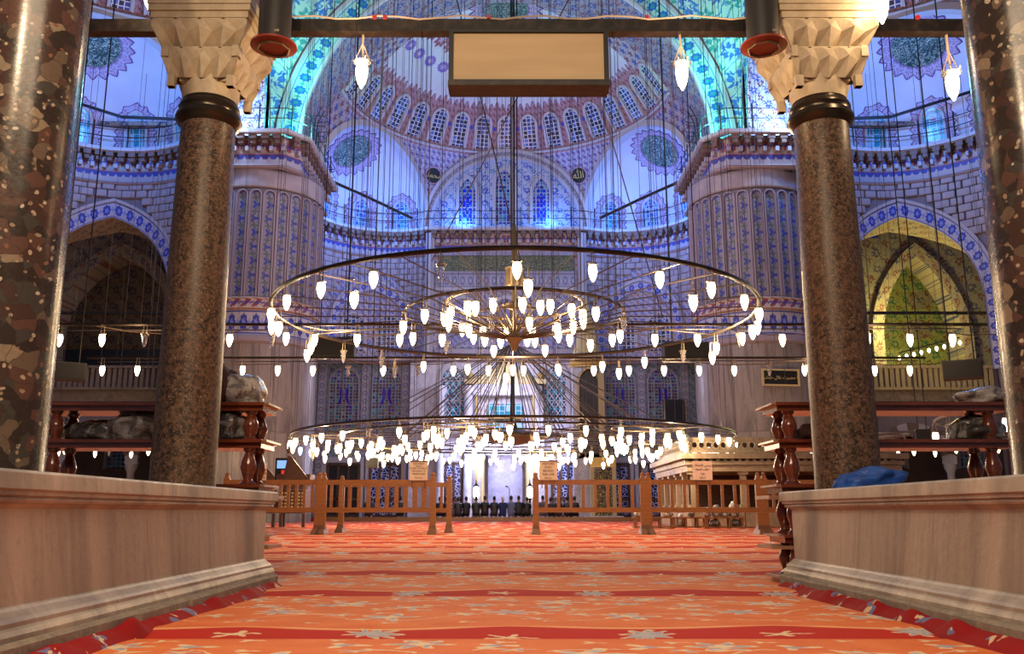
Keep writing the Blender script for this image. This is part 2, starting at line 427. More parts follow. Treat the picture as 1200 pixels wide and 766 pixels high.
def f_conglom():
    (x, y, z), ob = coords('Object')
    wp = nz(ob, 9, 3, .5, 1); 
    a = NT.nodes.new('ShaderNodeVectorMath'); a.operation = 'MULTIPLY_ADD'; put(a.inputs[0], wp); a.inputs[1].default_value = (.07, .07, .07); put(a.inputs[2], ob); q = NV(a.outputs[0])
    st = [(0, (.035, .024, .018)), (.3, (.06, .032, .024)), (.5, (.10, .05, .036)), (.66, (.13, .09, .062)), (.8, (.055, .048, .04)), (.93, (.24, .18, .12))]
    r1 = sepc(vor(q, 20, 'F1', 1, 1))[0]; c = ramp(r1, st, True)
    e2 = vor(q, 40, 'F1', 1); r2 = sepc(vor(q, 40, 'F1', 1, 1))[1]
    c = mix(ss(r2, .62, .63)*ss(e2*-1+.34, 0, .05), c, ramp(r2, [(0, (.30, .2, .13)), (.75, (.40, .31, .22)), (.88, (.20, .09, .06)), (.95, (.5, .42, .32))], True))
    e1 = vor(q, 20, 'DISTANCE_TO_EDGE'); c = mix(ss(e1, .0, .035), (.045, .03, .022), c)
    g = nz(ob, 70, 3); c = mix(ss(g, .5, .8)*.4, c, (.04, .03, .025))
    return {'c': c, 'rough': ss(g, 0, 1)*.25+.12, 'h': g}
m_conglom = mat('breccia_stone', f_conglom, .25, coat=.15, coat_r=.2, spec=.35, bump=.12, bdist=.003)
def f_capital():
    (x, y, z), ob = coords('Object')
    n = nz(ob, 14, 4, .6); return {'c': mix(ss(n, .35, .7), (.62, .50, .34), (.46, .36, .24)), 'h': nz(ob, 50, 4)}
m_capital = mat('carved_cream_marble', f_capital, .55, bump=.15, bdist=.004)
m_bronze = mat('dark_bronze', (.055, .042, .032), .28, metal=.7)
m_iron = mat('black_iron', lambda: (lambda c: {'c': mix(ss(nz(c[1], 20, 4), .45, .7), (.018, .015, .014), (.05, .035, .028))})(coords('Object')), .45, metal=.3)
m_wire = mat('cable_steel', (.09, .075, .075), .5, metal=.5)
m_brass = mat('ring_brass', (.22, .17, .11), .35, metal=.7)
m_ring = mat('dark_ring_iron', (.05, .04, .032), .35, metal=.6)
m_gold = mat('gilded_metal', (.62, .44, .14), .35, metal=.6)
def f_wood(a, b, sc=1.0):
    def f():
        (x, y, z), ob = coords('Object')
        n = nz(comb(x*2, y*14, z*14), 3*sc, 4, .6, dist=.6)
        return {'c': mix(ss(n, .35, .68), a, b), 'h': n}
    return f
m_rosewood = mat('polished_red_wood', f_wood((.20, .045, .018), (.10, .02, .010)), .22, coat=.7, coat_r=.12, bump=.04)
m_rosewood_end = mat('worn_wood_edge', f_wood((.42, .24, .14), (.22, .09, .05)), .3, coat=.5)
m_fence = mat('orange_brown_wood', f_wood((.30, .125, .038), (.19, .07, .02)), .35, coat=.3, coat_r=.2, bump=.05)
m_fencefoot = mat('dark_brown_wood', f_wood((.17, .06, .025), (.10, .035, .015)), .4)
m_darkwood = mat('walnut_wood', f_wood((.11, .05, .03), (.06, .025, .015)), .45)
def f_carpet():
    (x, y, z), ob = coords('Object')   # y runs 0..1.5 away from the camera within one strip
    jit = nz(ob, 3.0, 2)
    gr = mix(ss(nz(ob, 5, 4), .35, .65), (.74, .17, .045), (.82, .23, .07))
    gr = mix(ss(nz(ob, 180, 2), .4, .7)*.35, gr, (.45, .07, .02))
    edge = ss((AB(SIN(x*(pi/.92)))*-.05+.20)-y, 0, .01)
    col = mix(edge, gr, mix(jit, (.56, .022, .012), (.48, .03, .015)))
    col = mix(line(y-(AB(SIN(x*(pi/.92)))*-.05+.21), .007, .004), col, (.85, .55, .30))
    wv = nz(ob, 7.5, 3, .6, 1); w1, w2, _w = sepc(wv); x = x+(w1-.5)*.10; y0_ = y; y = y+(w2-.5)*.07
    def fl(sx, ox, oy, ry, n, r, c, c2, dep=.35, k=.6):
        nonlocal col
        a = (fr(x/sx+ox)-.5)*sx; b = (y-oy)
        th = SIN(x*3.1+oy*9)*.03
        mo, rr = flower(a, (b+th)*ry, r*1.0, n, dep, .012); col = mix(mo, col, CR)
        m, rr = flower(a, (b+th)*ry, r*.80, n, dep, .012); col = mix(m, col, c)
        m2, rr = flower(a, (b+th)*ry, r*.42, 4, .2, .01); col = mix(m2, col, c2)
    LB = (.40, .38, .44); CR = (.78, .58, .36); GY = (.50, .46, .46)
    # vines
    for (f_, amp, y0, w) in ((2.3, .15, .78, .010), (3.4, .10, 1.15, .009), (2.9, .12, .50, .008)):
        d = y-(SIN(x*f_*pi+y0*5)*amp+y0); brk = ss(SIN(x*f_*7+y0*3), -.35, -.25); col = mix(line(d, w, .006)*brk, col, CR)
    fl(.92, .0, .52, 1.0, 5, .125, LB, CR); fl(.92, .5, .70, 1.1, 7, .12, GY, LB, .4); fl(.61, .2, .93, 1.2, 6, .10, LB, CR, .45)
    fl(.92, .25, 1.12, 1.0, 5, .13, GY, CR, .4); fl(.46, .6, 1.32, 1.3, 3, .085, CR, LB, .5); fl(.92, .8, 1.34, 1.0, 6, .115, LB, CR, .35)
    fl(.31, .1, .64, 1.5, 3, .055, CR, CR, .6); fl(.37, .4, 1.03, 1.5, 3, .06, CR, CR, .6); fl(.41, .8, .84, 1.4, 3, .055, CR, CR, .6); fl(.35, .7, 1.24, 1.5, 3, .05, CR, CR, .6)
    fl(.53, .3, .42, 1.6, 4, .06, LB, CR, .5); fl(.47, .9, .60, 1.2, 5, .07, GY, CR, .5); fl(.58, .15, .79, 1.5, 3, .07, LB, CR, .6); fl(.49, .45, 1.22, 1.4, 5, .06, LB, CR, .5); fl(.66, .7, 1.03, 1.1, 6, .085, GY, LB, .4); fl(.27, .55, 1.43, 1.6, 3, .045, CR, CR, .6); fl(.29, .0, .36, 1.8, 3, .04, CR, CR, .6)
    fl(.92, .0, .10, 1.6, 9, .10, LB, GY, .25); fl(.92, .5, .08, 2.4, 5, .09, CR, CR, .6)
    col = mix(ss(y0_*-1+.016, 0, .006), col, (.06, .012, .008))
    return {'c': col, 'h': nz(ob, 220, 2)+nz(ob, 2.5, 2)*2}
m_carpet = mat('floral_carpet', f_carpet, .85, spec=.2, bump=.35, bdist=.006)
def f_fold():
    (x, y, z), ob = coords('Object')
    c = mix(ss(nz(ob, 9, 2), .62, .65), (.30, .010, .010), (.16, .18, .34)); return mix(ss(nz(ob, 9, 2, dist=1), .64, .66), c, (.7, .5, .3))
m_fold = mat('carpet_border', f_fold, .85, spec=.2)
m_stoneblock = mat('limestone_block', lambda: (lambda c: {'c': mix(ss(nz(c[1], 1.2, 3), .35, .65), (.40, .345, .36), (.30, .25, .27))})(coords('Object')), .7)
m_mortar = mat('wall_mortar', (.22, .18, .20), .8)
m_corbel = mat('brown_corbel', (.17, .105, .085), .6)
m_palestone = mat('pale_stone', (.46, .42, .44), .6)
m_mahfil = mat('beige_carved_marble', f_marble((.33, .26, .19), (.22, .17, .12), 1.5, False), .45, bump=.1)
m_black = mat('matte_black', (.010, .009, .010), .5)
m_darkgrey = mat('dark_grey_plastic', (.03, .027, .026), .45)
m_dgreen = mat('dark_green_paint', (.012, .045, .035), .5)
m_goldpaint = mat('gold_lettering', (.55, .42, .16), .5)
m_ink = mat('black_ink', (.02, .015, .015), .7)
m_paper = mat('sign_paper', (.62, .48, .38), .7)
m_pinkpaper = mat('pink_paper', (.78, .56, .48), .7)
def f_lightbox():
    (x, y, z), ob = coords('Object')
    return mix(ss(nz(comb(x*.6, y, z*5), 2.5, 4), .3, .7), (.66, .47, .27), (.54, .38, .21))
m_lightbox = mat('cream_panel', f_lightbox, .6)
m_bulb = mat('lit_lamp_glass', (.9, .8, .6), .3, emis=(1.0, .80, .50), estr=9)
m_bulb_blue = mat('blue_lamp_glass', (.3, .4, .9), .3, emis=(.25, .45, 1.0), estr=9)
m_glass = mat('clear_lamp_glass', (.80, .74, .64), .05, spec=.8, trans=.75, ior=1.3)
m_redenamel = mat('red_enamel', (.30, .045, .025), .3)
m_redtag = mat('red_tag', (.6, .03, .03), .5)
m_plasticw = mat('white_plastic_wrap', lambda: (lambda c: {'c': mix(ss(nz(c[1], 14, 4, dist=1), .4, .62), (.46, .42, .40), (.15, .12, .11)), 'h': nz(c[1], 24, 5, dist=2)})(coords('Object')), .25, coat=.6, bump=.6, bdist=.02)
m_plasticd = mat('dark_plastic_wrap', lambda: (lambda c: {'c': mix(ss(nz(c[1], 14, 4, dist=1), .5, .68), (.05, .045, .042), (.32, .30, .28)), 'h': nz(c[1], 24, 5, dist=2)})(coords('Object')), .2, coat=.7, bump=.6, bdist=.02)
m_maroon = mat('maroon_cloth', (.05, .014, .012), .8)
m_bluecloth = mat('blue_cloth', lambda: (lambda c: {'c': mix(ss(nz(c[1], 10, 3), .4, .6), (.01, .085, .40), (.005, .05, .27)), 'h': nz(c[1], 16, 3, dist=1)})(coords('Object')), .45, bump=.4, bdist=.01)
m_skin = mat('skin', (.40, .22, .15), .6); m_hair = mat('dark_hair', (.012, .01, .01), .6)
m_whitecap = mat('white_cloth', (.75, .72, .72), .7)
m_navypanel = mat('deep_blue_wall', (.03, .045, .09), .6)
m_floor = mat('stone_floor', (.20, .12, .08), .7)
m_inscr = mat('green_inscription', lambda: (lambda c: mix(ss(c, .0, .1), (.03, .045, .02), (.30, .28, .10)))((lambda q: line(nz(comb(q[0][0]*.9, q[0][1]*2.6, 0.0), 3.2, 2, dist=2.5)-.5, .035, .02))(coords('UV'))), .5)
m_goldscript = mat('gold_script_panel', lambda: (lambda c: mix(ss(c, .0, .1), (.02, .018, .012), (.55, .42, .12)))((lambda q: line(nz(comb(q[0][0]*1.4, q[0][1], 0.0), 3.4, 2, dist=2.5)-.5, .03, .02))(coords('UV'))), .5)
m_kraft = mat('gold_marble', (.55, .43, .20), .45)
# ---------------------------------------------------------------- setting: carpeted floor
ZC = 16.4; RS = 9.5
fl = MB().box((0, 22, -.06), (70, 62, .1)).obj('floor', m_floor, kind='structure')
carpet = empty('prayer_carpet', (0, 0, 0), label='orange and red floral prayer carpet in rows covering the whole hall floor', cat='carpet')
SW = [52]
def f_strip(a, b):
    x = (a-.5)*SW[0]; y = b*1.5; z = .004+.018*(1-b)+.003*sin(x*2.1)*(1-b)
    return (x, y, z-(.03 if b == 0 else 0))
def strip_of(w): SW[0] = w; return MB().grid(60, 8, f_strip).mesh('carpet_strip', m_carpet, True)
st_wide, st_mid, st_far, st_near = strip_of(52), strip_of(25), strip_of(16.4), strip_of(2.84)
for k in range(-1, 26):
    y = 1.53+k*1.5; near = y < 4
    inst('carpet_strip', st_near if near else st_far if y > 34.4 else st_mid if y > 28.9 else st_wide, carpet, (.01 if near else (k*1.37) % 3.1 if y < 28.9 else 0, y, -.006))
st = MB().box((0, 41.1, .09), (16.4, .5, .18)).obj('threshold_step', m_fence); tag(st, 'low wooden step board running along the far edge of the carpet', 'step')
MB().box((0, 45.4, .06), (26, 8.2, .12)).obj('floor_mihrab_side', m_fold, kind='structure')

m_greenscript = mat('green_script_disc', lambda: (lambda c: mix(ss(c, .0, .1), (.010, .04, .035), (.34, .40, .30)))((lambda q: line(nz(comb(q[0][0]*1.6, q[0][1]*1.6, 0.0), 2.2, 2, dist=2.0)-.5, .035, .02))(coords('UV'))), .5)
# ---------------------------------------------------------------- semi-domes, arches, pendentives
def frame_of(h):
    h = Vector((h[0], h[1], 0)).normalized(); return h, Vector((h.y, -h.x, 0)), Vector((0, 0, 1))
def sph_pt(c, r, h, az, el):
    H, T, U = frame_of(h); return Vector((c[0], c[1], ZC))+r*(cos(el)*cos(az)*H+cos(el)*sin(az)*T+sin(el)*U)
def sph_map(c, r, h, az, el, z0=ZC):
    H, T, U = frame_of(h); N = cos(el)*cos(az)*H+cos(el)*sin(az)*T+sin(el)*U
    B = -sin(el)*cos(az)*H-sin(el)*sin(az)*T+cos(el)*U; Tt = B.cross(N)*-1
    if Tt.dot(cos(az)*T-sin(az)*H) < 0: Tt = -Tt
    C = Vector((c[0], c[1], z0))
    return lambda u, v, d: C+(r-d)*(N+Tt*(u/r)+B*(v/r)).normalized()
def bound(az, planes, r):
    el = 0
    for a, d in planes:
        k = r*cos(az-a)
        if k > d: el = max(el, acos(d/k))
    return el
def semidome(c, h, planes, a0, a1, n, name):
    mb = MB()
    def f(a, b):
        az = a0+(a1-a0)*a; e0 = bound(az, planes, RS); el = e0+(pi/2-e0)*b; return sph_pt(c, RS, h, az, el)
    def uvf(a, b):
        az = a0+(a1-a0)*a; e0 = bound(az, planes, RS); return (math.degrees(az), math.degrees(e0+(pi/2-e0)*b))
    mb.grid(n, 30, f, uvf); return mb.obj(name, m_semi, smooth=True, kind='structure')
A57 = R(57); PL = [(0, 8.3), (A57, 8.32), (-A57, 8.32)]
SC = (0, 41); SH = (0, 1)
south = semidome(SC, SH, PL, -pi/2, pi/2, 120, 'ceiling_semi_dome')
side_dome = {}
for s in (-1, 1):
    side_dome[s] = semidome((s*12.5, 27), (s, 0), PL, *((-R(35), pi/2) if s < 0 else (-pi/2, R(35))), 80, 'ceiling_side_semi_dome')
    if s < 0: pass
win_n = [0]
def window(f, w, h, spring, m_glass_, m_frame, parent, fw=.12, mull=True, wd=.10, style=None, nseg=7):
    """pointed window centred at u=0, sill v=0"""
    win_n[0] += 1
    e = empty('window_%d' % win_n[0], parent=parent, kind='structure')
    inn = arch(w, h-spring, nseg, spring, 0, spring); out = arch(w+fw, h-spring+fw*1.2, nseg, spring, 0, spring+fw*.3)
    MB().ribbon(inn, out, f, -.12, wd, closed=False).obj('window_frame', m_frame, e)
    MB().prism(inn, f, -.05, .02).obj('pane', m_glass_, e)
    if mull:
        k = .60; i2 = arch(w*k, (h-spring)*k, nseg, spring, 0, spring-fw*.8); o2 = arch(w*k+.045, (h-spring)*k+.05, nseg, spring, 0, spring-fw*.8)
        MB().ribbon(i2, o2, f, 0, .06).obj('inner_frame', m_frame, e)
        mb = MB()
        for zz in (spring*.02+.06, spring*.5, spring*.98):
            mb.ribbon([(-w, zz), (w, zz)], [(-w, zz+.04), (w, zz+.04)], f, 0, .05)
        for t in (-.5, .5):
            mb.ribbon([(w*k*t, spring+(h-spring)*k*.8), (w*.55*t*2.2*.8, h*.5+spring*.5+(h-spring)*.22)], [(w*k*t+.04, spring+(h-spring)*k*.8), (w*.55*t*2.2*.8+.04, h*.5+spring*.5+(h-spring)*.22)], f, 0, .05)
        mb.obj('glazing_bar', m_frame, e)
    if style == 'cypress':
        for t in (-1, 1):
            poly = [(t*.05, spring*.82), (t*.12, spring*.9), (t*.24, spring*.86), (t*.26, spring*.74), (t*.2, spring*.70), (t*.30, spring*.58), (t*.34, spring*.42), (t*.22, spring*.52), (t*.08, spring*.64)]
            MB().prism(poly, f, 0, .035).obj('violet_pane', m_purple, e)
    if style == 'check':
        mb = MB()
        for i in range(10):
            for j in (-1, 0, 1):
                if (i+j) % 2 == 0: mb.prism([(j*.16-.08, .2+i*.19), (j*.16+.08, .2+i*.19), (j*.16+.08, .39+i*.19), (j*.16-.08, .39+i*.19)], f, 0, .035)
        mb.obj('cobalt_pane', m_cobalt, e)
    return e
def rosette_arch(f, w, h, spring, parent, m, reach=.5, step=13):
    inn = arch(w, h-spring, step, spring, 0, spring); out = []
    cx, cz = 0, spring*.75
    pts = []
    # resample
    L = [0]
    for i in range(1, len(inn)): L.append(L[-1]+math.dist(inn[i], inn[i-1]))
    n = int(L[-1]/.17); A = []; B = []
    for i in range(n+1):
        t = L[-1]*i/n; j = max(k for k in range(len(L)) if L[k] <= t+1e-9); j = min(j, len(L)-2)
        q = (t-L[j])/max(L[j+1]-L[j], 1e-6); p = (inn[j][0]+(inn[j+1][0]-inn[j][0])*q, inn[j][1]+(inn[j+1][1]-inn[j][1])*q)
        dx, dz = inn[j+1][0]-inn[j][0], inn[j+1][1]-inn[j][1]; l = math.hypot(dx, dz) or 1
        r = reach*(1.0 if i % 2 else .66); A.append(p); B.append((p[0]-dz/l*r, p[1]+dx/l*r))
    return MB().ribbon(A, B, f, 0, .03).obj('painted_rosette', m, parent)
def medallion(f, r, parent, letters=None, rim=1.55, n=16, disc=None, name='roundel'):
    A = []; B = []
    for i in range(n*4+1):
        a = 2*pi*i/(n*4); q = r*(1+(rim-1)*(.58+.42*(1-abs(((n*a/pi) % 2)-1))**.8)); A.append((r*cos(a), r*sin(a))); B.append((q*cos(a), q*sin(a)))
    mb = MB().ribbon(A, B, f, 0, .03); mb.uv = [((i % (n*4+1))/4.0, v[1]) for i, v in enumerate(mb.uv)]
    mb.obj('painted_rosette', m_lobe, parent)
    e = MB().prism([(r*cos(2*pi*i/28), r*sin(2*pi*i/28)) for i in range(28)], f, 0, .05).obj(name, disc or m_greenscript, parent)
    return e
# ring windows of the semi-domes
for (c, h, rng, dome) in ((SC, SH, range(-8, 9), south), ((-12.5, 27), (-1, 0), range(0, 9), side_dome[-1]), ((12.5, 27), (1, 0), range(-8, 1), side_dome[1])):
    for k in rng:
        az = R(k*10.3)
        f0 = sph_map(c, RS, h, az, R(30.9))
        window(f0, .40, 1.95, 1.45, m_lat_dome, m_palestone, dome, .13, mull=False, nseg=5)
    ring = [sph_pt(c, RS-.05, h, R(a), R(29.7)) for a in range(-88, 89, 3)]
    MB().tube(ring, .09, 5).obj('ring_moulding', m_palestone, dome)
# crown roundel of the semi-dome, round calligraphy roundels in the spandrels
medallion(sph_map(SC, RS, SH, 0, R(86)), 1.15, south, rim=1.75, n=22)
for s in (-1, 1):
    f = sph_map(SC, RS, SH, s*R(28.3), R(19.5)); medallion(f, .43, south, rim=1.35, n=14, disc=m_black, letters='none', name='spandrel_roundel')

def exedra(c, n_, label, parts_dir, parent_kind='structure', med=True, lat=m_lat_blue, el_med=56):
    n = Vector((n_[0], n_[1], 0)).normalized(); ce = (c[0]-.6*n.x, c[1]-.6*n.y); r = 4.6
    def f(a, b):
        el = R(82.4)*b; k = .6/(r*cos(el)); lim = acos(min(1, k)); az = (a*2-1)*lim
        return sph_pt(ce, r, n, az, el)
    o = MB().grid(44, 20, f, lambda a, b: (a*14, b*6)).obj('ceiling_exedra', m_plaster, smooth=True, kind='structure')
    for k in (-2, -1, 0, 1, 2):
        fm = sph_map(ce, r, n, R(k*31), R(1.5))
        window(fm, .44, 1.75, 1.2, lat, m_palestone, o, .10, mull=True, nseg=5)
        rosette_arch(fm, .56, 1.95, 1.25, o, m_lobe, .46)
    medallion(sph_map(ce, r, n, 0, R(el_med)), 1.15, o, rim=1.6, n=20)
    # arch ring round the exedra mouth
    t = Vector((n.y, -n.x, 0)); fm = plane_map((c[0], c[1], 0), t, -n)
    ring = lambda q, k=0: [(q*cos(pi-pi*i/36), ZC+q*sin(pi-pi*i/36)) for i in range(37)]
    MB().ribbon(ring(4.42), ring(4.74), fm, -.3, .16).obj('arch_moulding', m_palestone, o)
    MB().ribbon(ring(4.74), ring(4.92), fm, -.3, .08).obj('arch_moulding', m_band_grey, o)
    return o, ce
exo = {}
def dirv(a): return (sin(a), cos(a))
for s in (-1, 1):
    n = (s*sin(A57), cos(A57)); exo[s, 'q'] = exedra((SC[0]+8.32*n[0], SC[1]+8.32*n[1]), n, '', None)
    n = (s*cos(A57), sin(A57)); exo[s, 'a'] = exedra((s*12.5+8.32*n[0], 27+8.32*n[1]), n, '', None, lat=m_lat_aisle, el_med=60)
# central lunette over the mihrab wall
fq = plane_map((0, 49.3, 0), (1, 0, 0), (0, -1, 0))
lun = MB().prism([(4.75*cos(pi*i/40), ZC+4.75*sin(pi*i/40)) for i in range(41)], fq, -.3, 0)
m_lun = mat('lunette_paint', tile((.46, .50, .60), (.03, .07, .40), (.04, .14, .34), .8, (.06, .12, .45)), .6)
lun = lun.obj('wall_lunette', m_lun, kind='structure')
for q, (u, hh, ww) in enumerate(((-2.15, 2.75, .46), (0, 3.3, .5), (2.15, 2.75, .46))):
    f0 = plane_map((u-.1, 49.3, 0), (1, 0, 0), (0, -1, 0)); fw = lambda a, b, d, f0=f0: f0(a, b+16.75, d)
    window(fw, ww, hh, hh-.85, m_lat_lunette, m_palestone, lun, .2, style=None if q == 1 else 'check')
rg = lambda q: [(q*cos(pi-pi*i/36), ZC+q*sin(pi-pi*i/36)) for i in range(37)]
MB().ribbon(rg(4.28), rg(4.44), fq, 0, .30).obj('arch_moulding', m_palestone, lun)
MB().ribbon(rg(4.44), rg(4.66), fq, 0, .22, 0, 1).obj('arch_moulding', m_band_grey, lun)
MB().ribbon(rg(4.66), rg(4.86), fq, -.2, .34).obj('arch_moulding', m_palestone, lun)
# main arches of the dome square and the pendentives between them
def ringpts(q, n=48, a0=0, a1=pi): return [(q*cos(a1-(a1-a0)*i/n), ZC+q*sin(a1-(a1-a0)*i/n)) for i in range(n+1)]
fm = plane_map((0, 37.6, 0), (1, 0, 0), (0, -1, 0))
arch_s = MB().ribbon(ringpts(9.42), ringpts(10.25), fm, -3.4, 0).obj('wall_great_arch', m_band_teal, smooth=False, kind='structure')
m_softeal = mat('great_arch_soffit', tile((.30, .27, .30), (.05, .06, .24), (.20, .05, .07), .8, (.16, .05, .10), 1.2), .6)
sof = MB()
for i in range(48):
    pass
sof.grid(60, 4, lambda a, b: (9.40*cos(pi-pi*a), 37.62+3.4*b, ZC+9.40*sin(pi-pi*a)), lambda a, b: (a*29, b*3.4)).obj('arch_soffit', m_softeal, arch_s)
for q0, q1, d in ((9.28, 9.42, .12), (10.25, 10.42, .14)):
    MB().ribbon(ringpts(q0), ringpts(q1), fm, -.1, d).obj('arch_moulding', m_palestone, arch_s)
for s in (-1, 1):
    fm2 = plane_map((s*10.6, 27, 0), (0, -s, 0), (-s, 0, 0))
    o = MB().ribbon(ringpts(9.42), ringpts(10.25), fm2, -2.1, 0).obj('wall_side_arch', m_band_teal, kind='structure')
    MB().grid(60, 3, lambda a, b: (s*(10.6+2.1*b), 27+9.38*cos(pi*a), ZC+9.38*sin(pi*a)), lambda a, b: (a*29, b*2.1)).obj('arch_soffit', m_spandrel, o)
    # flat tiled panel of the arch springing beside the pier
    MB().box((s*11.6, 36.75, 18.9), (2.0, .5, 5.0)).obj('arch_springing_panel', m_spandrel, o)
RP = 10.6*sqrt(2); PP = [(0, 10.6), (pi/2, 10.6), (-pi/2, 10.6)]
for s in (-1, 1):
    def f(a, b):
        az = s*(pi/2)*a; e0 = bound(az, PP, RP); el = e0+(R(45.2)-e0)*b
        return Vector((RP*cos(el)*sin(az), 27+RP*cos(el)*cos(az), ZC+RP*sin(el)))
    def uvp(a, b):
        e0 = bound(s*(pi/2)*a, PP, RP); el = e0+(R(45.2)-e0)*b; return (a*pi/2*RP*.82, el*RP)
    MB().grid(40, 24, f, uvp).obj('ceiling_pendentive', m_pend, smooth=True, kind='structure')

# ---------------------------------------------------------------- cornice path, walls below it
def arc(c, r, a0, a1, n): return [(c[0]+r*cos(R(a0+(a1-a0)*i/n)), c[1]+r*sin(R(a0+(a1-a0)*i/n))) for i in range(n+1)]
def make_path(s):
    ea = (-(12.5+(8.32-.6)*cos(A57)), 27+(8.32-.6)*sin(A57)); eq = (-(8.32-.6)*sin(A57), 41+(8.32-.6)*cos(A57))
    p = arc(ea, 4.6, 205, 42, 44)+[(-13.2, 36.3), (-12.9, 36.0), (-9.6, 36.0), (-9.1, 36.6), (-9.1, 42.1), (-9.75, 42.15)]+arc(eq, 4.6, 222, 63, 40)+[(-4.1, 49.3), (0, 49.3)]
    return [(-s*x, y) for x, y in p], (-s*ea[0], ea[1]), (-s*eq[0], eq[1])
def offset(path, d, s):
    out = []
    for i, p in enumerate(path):
        ns = []
        for a, b in ((i-1, i), (i, i+1)):
            if 0 <= a and b < len(path):
                dx, dy = path[b][0]-path[a][0], path[b][1]-path[a][1]; l = math.hypot(dx, dy)
                if l > 1e-6: ns.append((-s*dy/l, s*dx/l))
        nx = sum(q[0] for q in ns)/len(ns); ny = sum(q[1] for q in ns)/len(ns); l2 = max(nx*nx+ny*ny, .35)
        out.append((p[0]+nx/l2*d, p[1]+ny/l2*d))
    return out
def sweep(path, prof, s):
    mb = MB(); acc = [0]
    for i in range(1, len(path)): acc.append(acc[-1]+math.dist(path[i], path[i-1]))
    rows = []; zs = [z for _, z in prof]; zl, zh = min(zs), max(zs)
    for d, z in prof:
        o = offset(path, d, s); rows += [(x, y, z) for x, y in o]
        mb.uv += [(a, (z-zl)/max(zh-zl, .01)) for a in acc]
    n = len(path); mb.v = rows
    mb.f = [(j*n+i, j*n+i+1, (j+1)*n+i+1, (j+1)*n+i) for j in range(len(prof)-1) for i in range(n-1)]
    return mb
def along(path, step):
    out = []; acc = 0; nxt = step/2
    for i in range(1, len(path)):
        a, b = path[i-1], path[i]; l = math.dist(a, b)
        while acc+l >= nxt:
            t = (nxt-acc)/l; out.append((a[0]+(b[0]-a[0])*t, a[1]+(b[1]-a[1])*t, atan2(b[1]-a[1], b[0]-a[0]))); nxt += step
        acc += l
    return out
cor_me = MB().box((0, 0, .09), (.30, .46, .2)).box((0, .04, -.1), (.20, .34, .2)).mesh('corbel', m_corbel)
cor2_me = MB().box((0, 0, 0), (.15, .3, .2)).mesh('corbel', m_trefoil)
blk = [bevel_box_mesh((.56, .22, .335), .03, m_stoneblock, 'stone_block'), bevel_box_mesh((.50, .26, .33), .035, m_stoneblock, 'stone_block'), bevel_box_mesh((.58, .18, .34), .025, m_stoneblock, 'stone_block')]
exwall = {}
